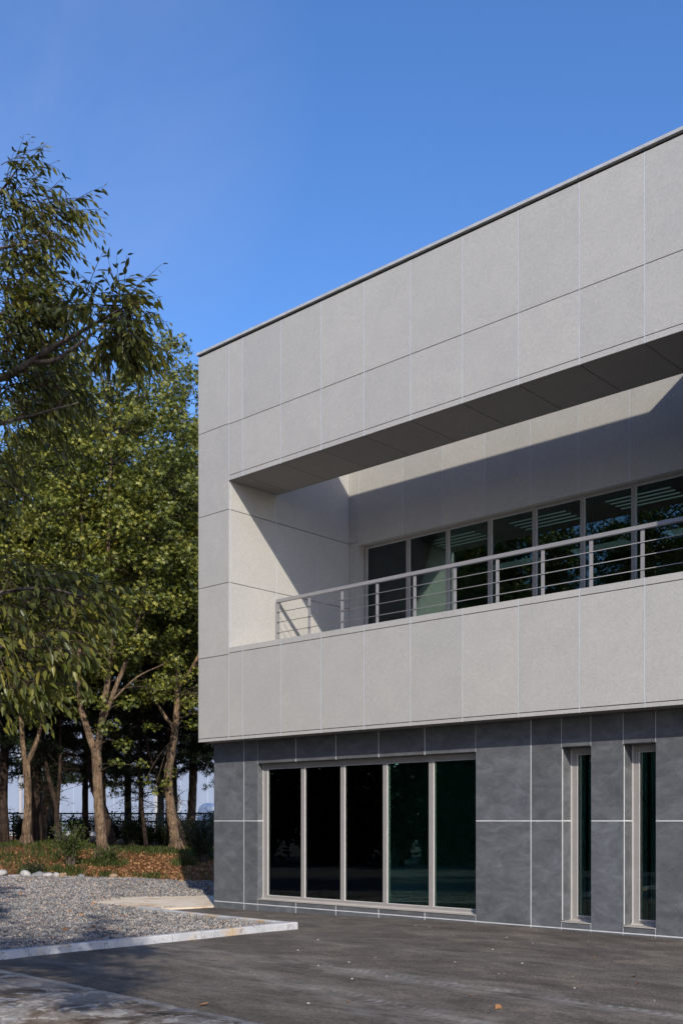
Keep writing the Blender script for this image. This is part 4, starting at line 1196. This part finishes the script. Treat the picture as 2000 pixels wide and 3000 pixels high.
# ---------------------------------------------------------------- fence, pole, warehouse, yard things
M_FENCE = plain('fence_paint', (.018, .03, .035), .6, .3)
FZ = 45.0
FN = empty('chain_link_fence', CW(-9, FZ, .5), HEAD, 'dark chain link fence running behind the trees', 'fence')
g = Geo()
X0, X1, zb, zt = -10, 12, -.1, 1.42
sp = .085
for s in (1, -1):
    for i in range(int((X1 - X0 + 2) / sp)):
        x = X0 - 1.5 + i * sp
        a, b_ = np.array([x, 0.002 * s, zb]), np.array([x + s * (zt - zb), 0.002 * s, zt])
        if s < 0: a[0] += 1.5; b_[0] += 1.5
        t = .0032
        g.add([a + (-t, 0, 0), a + (t, 0, 0), b_ + (t, 0, 0), b_ + (-t, 0, 0)], [(0, 1, 2, 3)])
g.build('chain_mesh', [M_FENCE], FN)
for z in (1.42, 1.08):
    g = Geo(); g.tube([(X0, -.03, z), (X1, -.03, z)], .032, 8); g.build('rail', [M_FENCE], FN)
for i in range(11):
    x = X0 + .8 + i * 2.05
    g = Geo(); g.tube([(x, -.06, -.3), (x, -.06, 1.42)], .035, 8); g.build('post', [M_FENCE], FN)
    g = Geo(); g.tube([(x + .05, -.1, .5), (x + .55, -.06, 1.40)], .026, 6); g.build('brace', [M_FENCE], FN)

m, nt, b = base_mat('pole_concrete', .85, .2); v, _ = pos(nt)
nt.links.new(ramp(nt, noise(nt, v, 8, 5), [(.3, (.10, .11, .12)), (.7, (.16, .17, .18))]), b.inputs['Base Color'])
PO = empty('utility_pole', CB(-6.95 - .65, 44.0), HEAD, 'grey concrete utility pole standing behind the fence line', 'pole')
g = Geo(); g.tube([(0, 0, -.2), (0, 0, 10.5)], [.15, .1], 14); g.build('pole', [m], PO)
g = Geo(); g.box(-.9, .9, -.05, .05, 9.6, 9.7); g.build('crossarm', [M_FENCE], PO)

# warehouse
m, nt, b = base_mat('warehouse_cladding', .6, .3); v = objco(nt)
sx = N(nt, 'ShaderNodeSeparateXYZ'); nt.links.new(v, sx.inputs[0])
fr = math_n(nt, 'FRACT', math_n(nt, 'DIVIDE', sx.outputs[0], 1.0))
seam = math_n(nt, 'LESS_THAN', fr, .045)
c = ramp(nt, noise(nt, v, .3, 4), [(.3, (.235, .285, .375)), (.7, (.275, .325, .415))])
c = mix(nt, c, (.36, .41, .49), seam)
nt.links.new(c, b.inputs['Base Color']); M_WH = m
M_WDARK = plain('warehouse_dark', (.10, .12, .15), .4, .4)
M_WBASE = plain('warehouse_base', (.40, .39, .38), .8)
WH = empty('warehouse', CW(-17, 78, -.1), HEAD, 'long pale blue metal warehouse seen between the tree trunks', 'building')
g = Geo(); g.box(-22, 9.2, 0, 20, .9, 11.5, 0); g.build('wall', [M_WH], WH)
g = Geo(); g.box(-22.02, 9.22, -.06, 20.05, -.1, .9, 0); g.build('plinth', [M_WBASE], WH)
g = Geo(); g.box(-22.2, 9.4, -.3, 20.3, 11.5, 11.75, 0); g.build('roof', [M_WBASE], WH)
for x in (-6.9, 3.2):
    g = Geo(); g.box(x - .09, x + .09, -.15, -.005, .2, 11.4); g.build('drainpipe', [M_WBASE], WH)
for x, z in ((-4.3, 7.3), (3.05 + 1.5, 2.85), (-5.0, 1.0), (-9.6, 1.0), (-1.2, .9), (7.2, 7.3)):
    f = Geo(); f.box(x - .42, x + .42, -.07, -.002, z - .5, z + .5); fo = f.build('window', [M_WBASE], WH)
    p = Geo(); p.box(x - .34, x + .34, -.09, -.072, z - .42, z + .42); p.build('pane', [M_WDARK], fo)
# tank, blue platform with white stair, low shed
M_WHITE = plain('white_steel', (.6, .62, .63), .5)
M_BLUE = plain('blue_steel', (.03, .22, .55), .5)
M_GREYSH = plain('grey_shed_metal', (.22, .24, .28), .6)
TK = empty('storage_tank', CW(-8.35, 66, 0), HEAD, 'white rounded storage tank beyond the fence', 'tank')
g = Geo()
pr = [(0, 2.75), (.35, 2.7), (.62, 2.5), (.72, 2.2), (.72, 1.7), (.72, .6)]
n = 20; Vt = [(r * math.cos(2 * math.pi * j / n), r * math.sin(2 * math.pi * j / n), z) for r, z in pr for j in range(n)]
g.add(Vt, [(i * n + j, (i + 1) * n + j, (i + 1) * n + (j + 1) % n, i * n + (j + 1) % n) for i in range(len(pr) - 1) for j in range(n)], 0, True)
g.build('tank_shell', [M_WHITE], TK)
g = Geo(); g.tube([(0, 0, -.2), (0, 0, .7)], .5, 12); g.build('stand', [M_GREYSH], TK)
SH = empty('shed', CW(-5.2, 62, -.1), HEAD, 'low grey metal shed beyond the fence near the building corner', 'shed')
g = Geo(); g.box(-2.6, 4, 0, 4, 0, 2.15); 
for i in range(14): g.box(-2.6 + i * .48, -2.54 + i * .48, -.03, -.002, 0, 2.1)
g.build('wall', [M_GREYSH], SH); g = Geo(); g.box(-2.75, 4.1, -.15, 4.1, 2.155, 2.3); g.build('roof', [M_WHITE], SH)
ST = empty('stair_platform', CW(-9.2, 60, -.1), HEAD, 'blue steel platform with a white ladder stair beyond the fence', 'platform')
g = Geo(); g.box(-.6, 1.5, 0, 1.4, 1.15, 1.45); g.build('deck', [M_BLUE], ST)
for s in (0, .5):
    g = Geo(); g.tube([(-1.3 + s, -.1, .3), (-.45 + s, -.1, 2.3)], .035, 6); g.build('stringer', [M_WHITE], ST)
g = Geo()
for i in range(8): g.tube([(-1.25 + i * .11, -.1, .5 + i * .24), (-.75 + i * .11, -.1, .5 + i * .24)], .02, 5)
g.build('rungs', [M_WHITE], ST)
for x in (1.45, -.55):
    g = Geo(); g.tube([(x, 0, 0), (x, 0, 2.3)], .03, 6); g.build('leg', [M_WHITE], ST)

# ---------------------------------------------------------------- foreground zelkova tree
M_ZLEAF = mat_leaf('zelkova_leaf', [(0, (.030, .043, .011)), (.42, (.076, .090, .018)), (.75, (.165, .168, .031)), (.93, (.29, .24, .045)), (1, (.28, .12, .035))], .3, .40, .45, 1.1)
ZT = empty('zelkova_tree', CW(-3.7, 7.2, .05), 0, 'nearest tree reaching drooping leafy twigs in from the left edge', 'tree')
zo = np.array(ZT.location)
rs = np.random.default_rng(77)
tg = Geo(); bgz = Geo(); LV = []
ZL = np.array([(0, 0, 0), (-.13, .2, .04), (-.165, .42, .05), (-.085, .75, .02), (0, 1, -.07), (.085, .75, .02), (.165, .42, .05), (.13, .2, .04), (0, .5, -.015)], float)
ZLF = [(0, 8, 1), (1, 8, 2), (2, 8, 3), (3, 8, 4), (4, 8, 5), (5, 8, 6), (6, 8, 7), (7, 8, 0)]
def twig(p, d, L, lsize, droop=.35, r0=.003):
    """a thin arching shoot with alternate hanging leaves"""
    d = d / np.linalg.norm(d); n = max(4, int(L / .031))
    side = np.cross(d, (0, 0, 1.0)); side /= np.linalg.norm(side) + 1e-6
    pts = [p]; dd = d.copy()
    for i in range(n):
        dd = dd + np.array([0, 0, -droop / n]) + rs.normal(0, .035, 3); dd /= np.linalg.norm(dd)
        pts.append(pts[-1] + dd * L / n)
    pts = np.array(pts); bgz.tube(pts, np.linspace(r0, .0009, len(pts)), 4, 0, 0, False)
    for i in range(1, n + 1):
        if rs.random() < .12: continue
        s = side * (1 if i % 2 else -1)
        t = dd * .75 + s * rs.uniform(.15, .7) + np.array([0, 0, -rs.uniform(.15, 1.0)]) + rs.normal(0, .16, 3)
        t /= np.linalg.norm(t)
        nz = np.array([0, 0, 1.0]) + s * .35 + rs.normal(0, .35, 3); nz -= t * (nz @ t); nz /= np.linalg.norm(nz)
        sd = np.cross(t, nz); ls = lsize * rs.uniform(.7, 1.15) * (1 - .35 * i / n)
        q = pts[i] + t * .006
        LV.append(q + ls * (ZL[:, :1] * sd + ZL[:, 1:2] * t + ZL[:, 2:] * nz))
def limb(pts, radii, k=5):
    l = smooth_line(np.c_[np.array(pts), radii], k); tg.tube(l[:, :3], l[:, 3], 9, 0, .05); return l
tp = np.array([zo + (0, 0, -.1), zo + (.03, 0, .6), zo + (-.02, .05, 1.5), zo + (0, 0, 2.3)])
limb(tp, [.22, .16, .14, .13])
top = zo + np.array([0, 0, 2.2])
LIMBS = {}
def lim(name, pix, r0, r1=.008):
    pts = [top] + [at(*p) for p in pix]
    LIMBS[name] = limb(pts, np.linspace(r0 * (.62 if name == 'a' else .45), r1 * .7, len(pts)))
lim('a', [(-250, 1000, 6.6), (20, 862, 6.1), (110, 805, 5.9), (185, 762, 5.7), (285, 705, 5.5)], .06, .007)
LIMBS['a2'] = limb([at(70, 832, 6.0), at(120, 828, 5.9), at(160, 805, 5.9), at(205, 772, 5.9), at(250, 735, 6.0)], np.linspace(.016, .004, 5))
lim('b', [(-260, 800, 7.0), (-60, 600, 6.9), (60, 560, 6.8), (130, 545, 6.7)], .05, .005)
lim('c', [(-300, 800, 7.2), (-110, 560, 7.3), (0, 440, 7.3), (45, 380, 7.2)], .05, .005)
lim('d', [(-260, 1150, 6.2), (-60, 1000, 6.0), (90, 950, 5.8), (180, 925, 5.6)], .04, .005)
lim('e', [(-220, 1400, 5.8), (-40, 1370, 5.5), (90, 1350, 5.3), (190, 1370, 5.2)], .04, .005)
lim('f', [(-200, 1500, 5.6), (-40, 1490, 5.2), (80, 1480, 5.0), (160, 1510, 4.9)], .035, .005)
lim('g', [(-240, 950, 6.7), (-60, 760, 6.5), (60, 700, 6.4), (140, 690, 6.3)], .04, .005)
lim('h', [(-250, 1080, 6.4), (-80, 1080, 6.3), (0, 1100, 6.2), (60, 1140, 6.1)], .03, .005)
allnodes = np.concatenate(list(LIMBS.values()))
def cluster(xd, yd, Z, rad, n, L, lsize, dx=1.0, dy=.3):
    """n shoots about a point; dx, dy: mean shoot direction (right, up)"""
    c = at(xd, yd, Z); k = allnodes[np.argmin(np.linalg.norm(allnodes[:, :3] - c, axis=1))][:3]
    l = smooth_line([k, (k + c) / 2 + rs.normal(0, .03, 3), c], 3); bgz.tube(l, np.linspace(.005, .003, len(l)), 5, 0, 0, False)
    R = rad / 400.0 * Z / 6.0 * 1.0
    for _ in range(int(n * 2.3)):
        p = c + rs.normal(0, .5, 3) * R
        d = RV * (dx + rs.normal(0, .55)) + np.array([0, 0, 1]) * (dy + rs.normal(0, .45)) + WV * rs.normal(0, .6)
        twig(p, d, L * rs.uniform(.6, 1.25), lsize, rs.uniform(.2, .7))
S_ = .086
for a in ((40, 420, 7.2, 45, 9, .26, S_, .8, .6), (15, 470, 7.2, 60, 16, .26, S_, .8, .2), (60, 505, 7.0, 50, 14, .26, S_, 1, .1), (125, 478, 6.9, 35, 9, .24, S_, 1, .05),
          (30, 570, 6.9, 60, 18, .26, S_, 1, .0), (95, 560, 6.8, 40, 8, .22, S_, 1, -.1), (15, 640, 6.7, 60, 20, .26, S_ * 1.1, 1, .1), (60, 640, 6.6, 30, 6, .24, S_, 1, -.1),
          (20, 720, 6.4, 60, 26, .28, S_ * 1.25, 1, .0), (80, 720, 6.4, 45, 15, .26, S_ * 1.1, 1, .1), (135, 700, 6.3, 35, 11, .22, S_, 1, -.2),
          (40, 800, 6.3, 60, 26, .28, S_, 1, -.1), (120, 790, 6.2, 55, 12, .24, S_, .8, -.3),
          (255, 700, 5.6, 40, 16, .22, S_, .7, .3), (285, 745, 5.5, 45, 20, .22, S_, .6, -.4), (250, 775, 5.6, 45, 18, .22, S_, .6, -.5), (300, 790, 5.5, 30, 9, .2, S_, .5, -.8), (210, 690, 5.7, 28, 6, .2, S_, -.6, .7),
          (30, 880, 6.2, 70, 26, .28, S_, 1, -.2), (100, 885, 6.0, 45, 14, .24, S_, 1, -.2), (165, 900, 5.8, 35, 8, .2, S_, .8, -.4), (50, 950, 5.9, 50, 14, .24, S_, .9, -.3),
          (-5, 1040, 6.2, 50, 10, .24, S_, .7, -.5), (-15, 1130, 6.1, 40, 6, .2, S_, .7, -.6),
          (20, 1320, 5.5, 55, 16, .26, S_, 1, .0), (95, 1340, 5.3, 45, 15, .24, S_, 1, .1), (165, 1370, 5.2, 45, 14, .22, S_, 1, -.1), (220, 1350, 5.2, 25, 5, .2, S_, 1, .1), (130, 1420, 5.1, 55, 15, .24, S_, 1, -.2),
          (30, 1410, 5.3, 60, 20, .26, S_, 1, -.2), (50, 1490, 5.0, 55, 18, .24, S_, 1, -.2), (125, 1490, 4.9, 40, 9, .2, S_, 1, -.4), (5, 1560, 5.0, 50, 14, .24, S_, 1, -.3), (70, 1560, 4.9, 35, 7, .18, S_, .8, -.5)):
    cluster(*a)
# single long shoots against the sky
for (x0, y0, x1, y1, Z) in ((45, 390, 62, 312, 7.2), (48, 395, 100, 318, 7.2), (150, 470, 214, 445, 6.9), (160, 490, 226, 510, 6.9), (110, 440, 146, 405, 6.9), (290, 690, 362, 598, 5.5), (300, 700, 374, 684, 5.5), (130, 660, 178, 652, 6.3),
                          (235, 670, 192, 640, 5.6), (250, 655, 240, 640, 5.6), (300, 760, 345, 800, 5.5), (120, 580, 152, 545, 6.7), (220, 1345, 262, 1340, 5.2), (210, 1380, 300, 1400, 5.2)):
    p = at(x0, y0, Z); q = at(x1, y1, Z); twig(p, q - p + np.array([0, 0, .03]), np.linalg.norm(q - p), S_ * .95, .25)
# the rest of the crown, out of the frame
for i in range(240):
    a = rs.uniform(0, 2 * math.pi); r = rs.uniform(.3, 2.6); zz = rs.uniform(2.6, 6.6)
    p = zo + np.array([0, 0, zz]) - RV * abs(math.cos(a)) * r * 1.0 - RV * .2 + WV * math.sin(a) * r
    X_, Z_ = camxz(p)
    if X_ > -.40 * Z_ - .35: continue
    l = smooth_line([top + (0, 0, .2), (top + p) / 2 + (0, 0, .3), p], 3); bgz.tube(l, np.linspace(.022, .004, len(l)), 5, 0, 0, False)
    for _ in range(9):
        twig(p + rs.normal(0, .16, 3), np.array([rs.normal(), rs.normal(), rs.normal(0, .4)]), rs.uniform(.25, .4), S_ * 1.15, .4)
# the side of the crown that spreads over the yard, above the view
ext = limb([top, top + np.array([0, 0, .9]) + RV * .4 - WV * .6, CW(-2.0, 3.4, 4.7), CW(-1.2, 2.0, 5.3), CW(-.6, .8, 5.7)], np.linspace(.08, .012, 5))
for i in range(300):
    Z_ = rs.uniform(-.6, 4.0); zz = rs.uniform(4.2, 7.3); X_ = rs.uniform(-3.4, -.25 - .10 * Z_)
    if (zz - .95 - 1.6) < .82 * (Z_ + .3): continue
    p = CW(X_, Z_, zz); q = p + SUN_D / -SUN_D[2] * (zz - .1)
    if q[1] < -6.7 and rs.random() < .8: continue
    k = ext[np.argmin(np.linalg.norm(ext[:, :3] - p, axis=1))][:3]
    l = smooth_line([k, (k + p) / 2 + (0, 0, .15), p], 3); bgz.tube(l, np.linspace(.014, .004, len(l)), 5, 0, 0, False)
    for _ in range(11):
        twig(p + rs.normal(0, .16, 3), np.array([rs.normal(), rs.normal(), rs.normal(0, .4)]), rs.uniform(.25, .4), S_ * 1.1, .2)
LV = np.array(LV) - zo
for gg in (tg, bgz): gg.V = [a - zo for a in gg.V]
tg.build('trunk', [M_GBARK], ZT); bgz.build('twigs', [M_DBARK], ZT)
g = Geo(); g.add_many(LV, 9, ZLF, 0, True); g.build('crown', [M_ZLEAF], ZT)

# trees behind the photographer that shade the left of the yard
for X, Z, rz, s, src, lab in ((-5.0, 4.6, 4.1, .7, T2, 'broadleaf tree left of the nearest tree shading the gravel'), (-7.6, 8.5, 1.0, .72, T1, 'broadleaf tree further left shading the gravel'),
                    (-7.2, -2.0, 5.0, .66, T2, 'broadleaf tree behind the camera at the far left')):
    o = copy_tree(src); put(o, CW(X, Z, .1), rz, s); tag(o, lab, group='trees shading the yard')
for i in range(18):
    o = copy_tree(D1); put(o, (-19 + i * 1.45, -10.5 - i * .72 + .5 * math.sin(i * 2.1), 0), i * 1.1, 3.5 + .5 * math.sin(i * 1.7))
    tag(o, 'dark tall bush across the yard reflected in the windows', group='bushes across the yard')

# ---------------------------------------------------------------- small things on the asphalt
M_PEB = mat_stone('pebble_stone', (.35, .33, .30), (.6, .58, .54))
rs = np.random.default_rng(91)
pm = None
for i in range(34):
    X = rs.uniform(-2.0, 3.8); Z = rs.uniform(8.3, 15.0)
    if i < 3: X, Z = ((-.9, 10.4), (.1, 9.9), (1.9, 11))[i]
    p = CW(X, Z)
    if p[0] < 4.35 or p[1] > .3 or p[1] < -6.6: continue
    p[2] = float(zf(p[0])) + float(wave(p[0], p[1], .006)) - .002
    if pm is None:
        g = Geo(); V_, F_ = blob(.014, .011, .009, 4, .15, 8, 6); g.add(V_, F_, 0, True)
        o = g.build('pebble', [M_PEB]); pm = o
    else: o = pm.copy(); C.objects.link(o)
    o.location = p; o.rotation_euler = (0, 0, rs.uniform(0, 6)); s = rs.uniform(.35, .85); o.scale = (s, s, s)
    tag(o, 'tiny pale pebble lying loose on the dark asphalt', 'pebble', 'pebbles on the asphalt')
leaf_spots = ((8.21, -6.78, .10, 'large orange leaf lying on the edge of the old concrete'), (10.06, -2.97, .11, 'pale orange leaf on the asphalt nearest the slit windows'),
              (10.05, -5.28, .10, 'dark orange leaf on the asphalt near the bottom of the view'), (10.3, -3.4, .06, 'small rusty leaf just below the pale orange one'),
              (9.55, -4.95, .05, 'small orange leaf between the two tyre tracks'), (9.1, -2.0, .05, 'small tan leaf at the foot of the slate wall'), (9.0, -5.9, .045, 'tiny tan leaf left of the dark orange one'))
for i, (u, v, s, lab) in enumerate(leaf_spots):
    r2 = np.random.default_rng(i + 300); g = Geo()
    q = litter(np.zeros((1, 3)), np.array([s]), r2, .006, .25)[0]
    a, b_, c_, d_ = q; mid = (a + c_) / 2 - (0, 0, .004)
    g.add([a, b_, c_, d_, mid, a * .5 + b_ * .5 + (0, 0, .003), c_ * .5 + d_ * .5 + (0, 0, .003)], [(0, 5, 4), (5, 1, 4), (1, 2, 4), (2, 6, 4), (6, 3, 4), (3, 0, 4)])
    o = g.build('fallen_leaf', [M_DEAD], loc=(u, v, float(zf(u)) + .006)); tag(o, lab, 'leaf', 'fallen leaves on the asphalt')
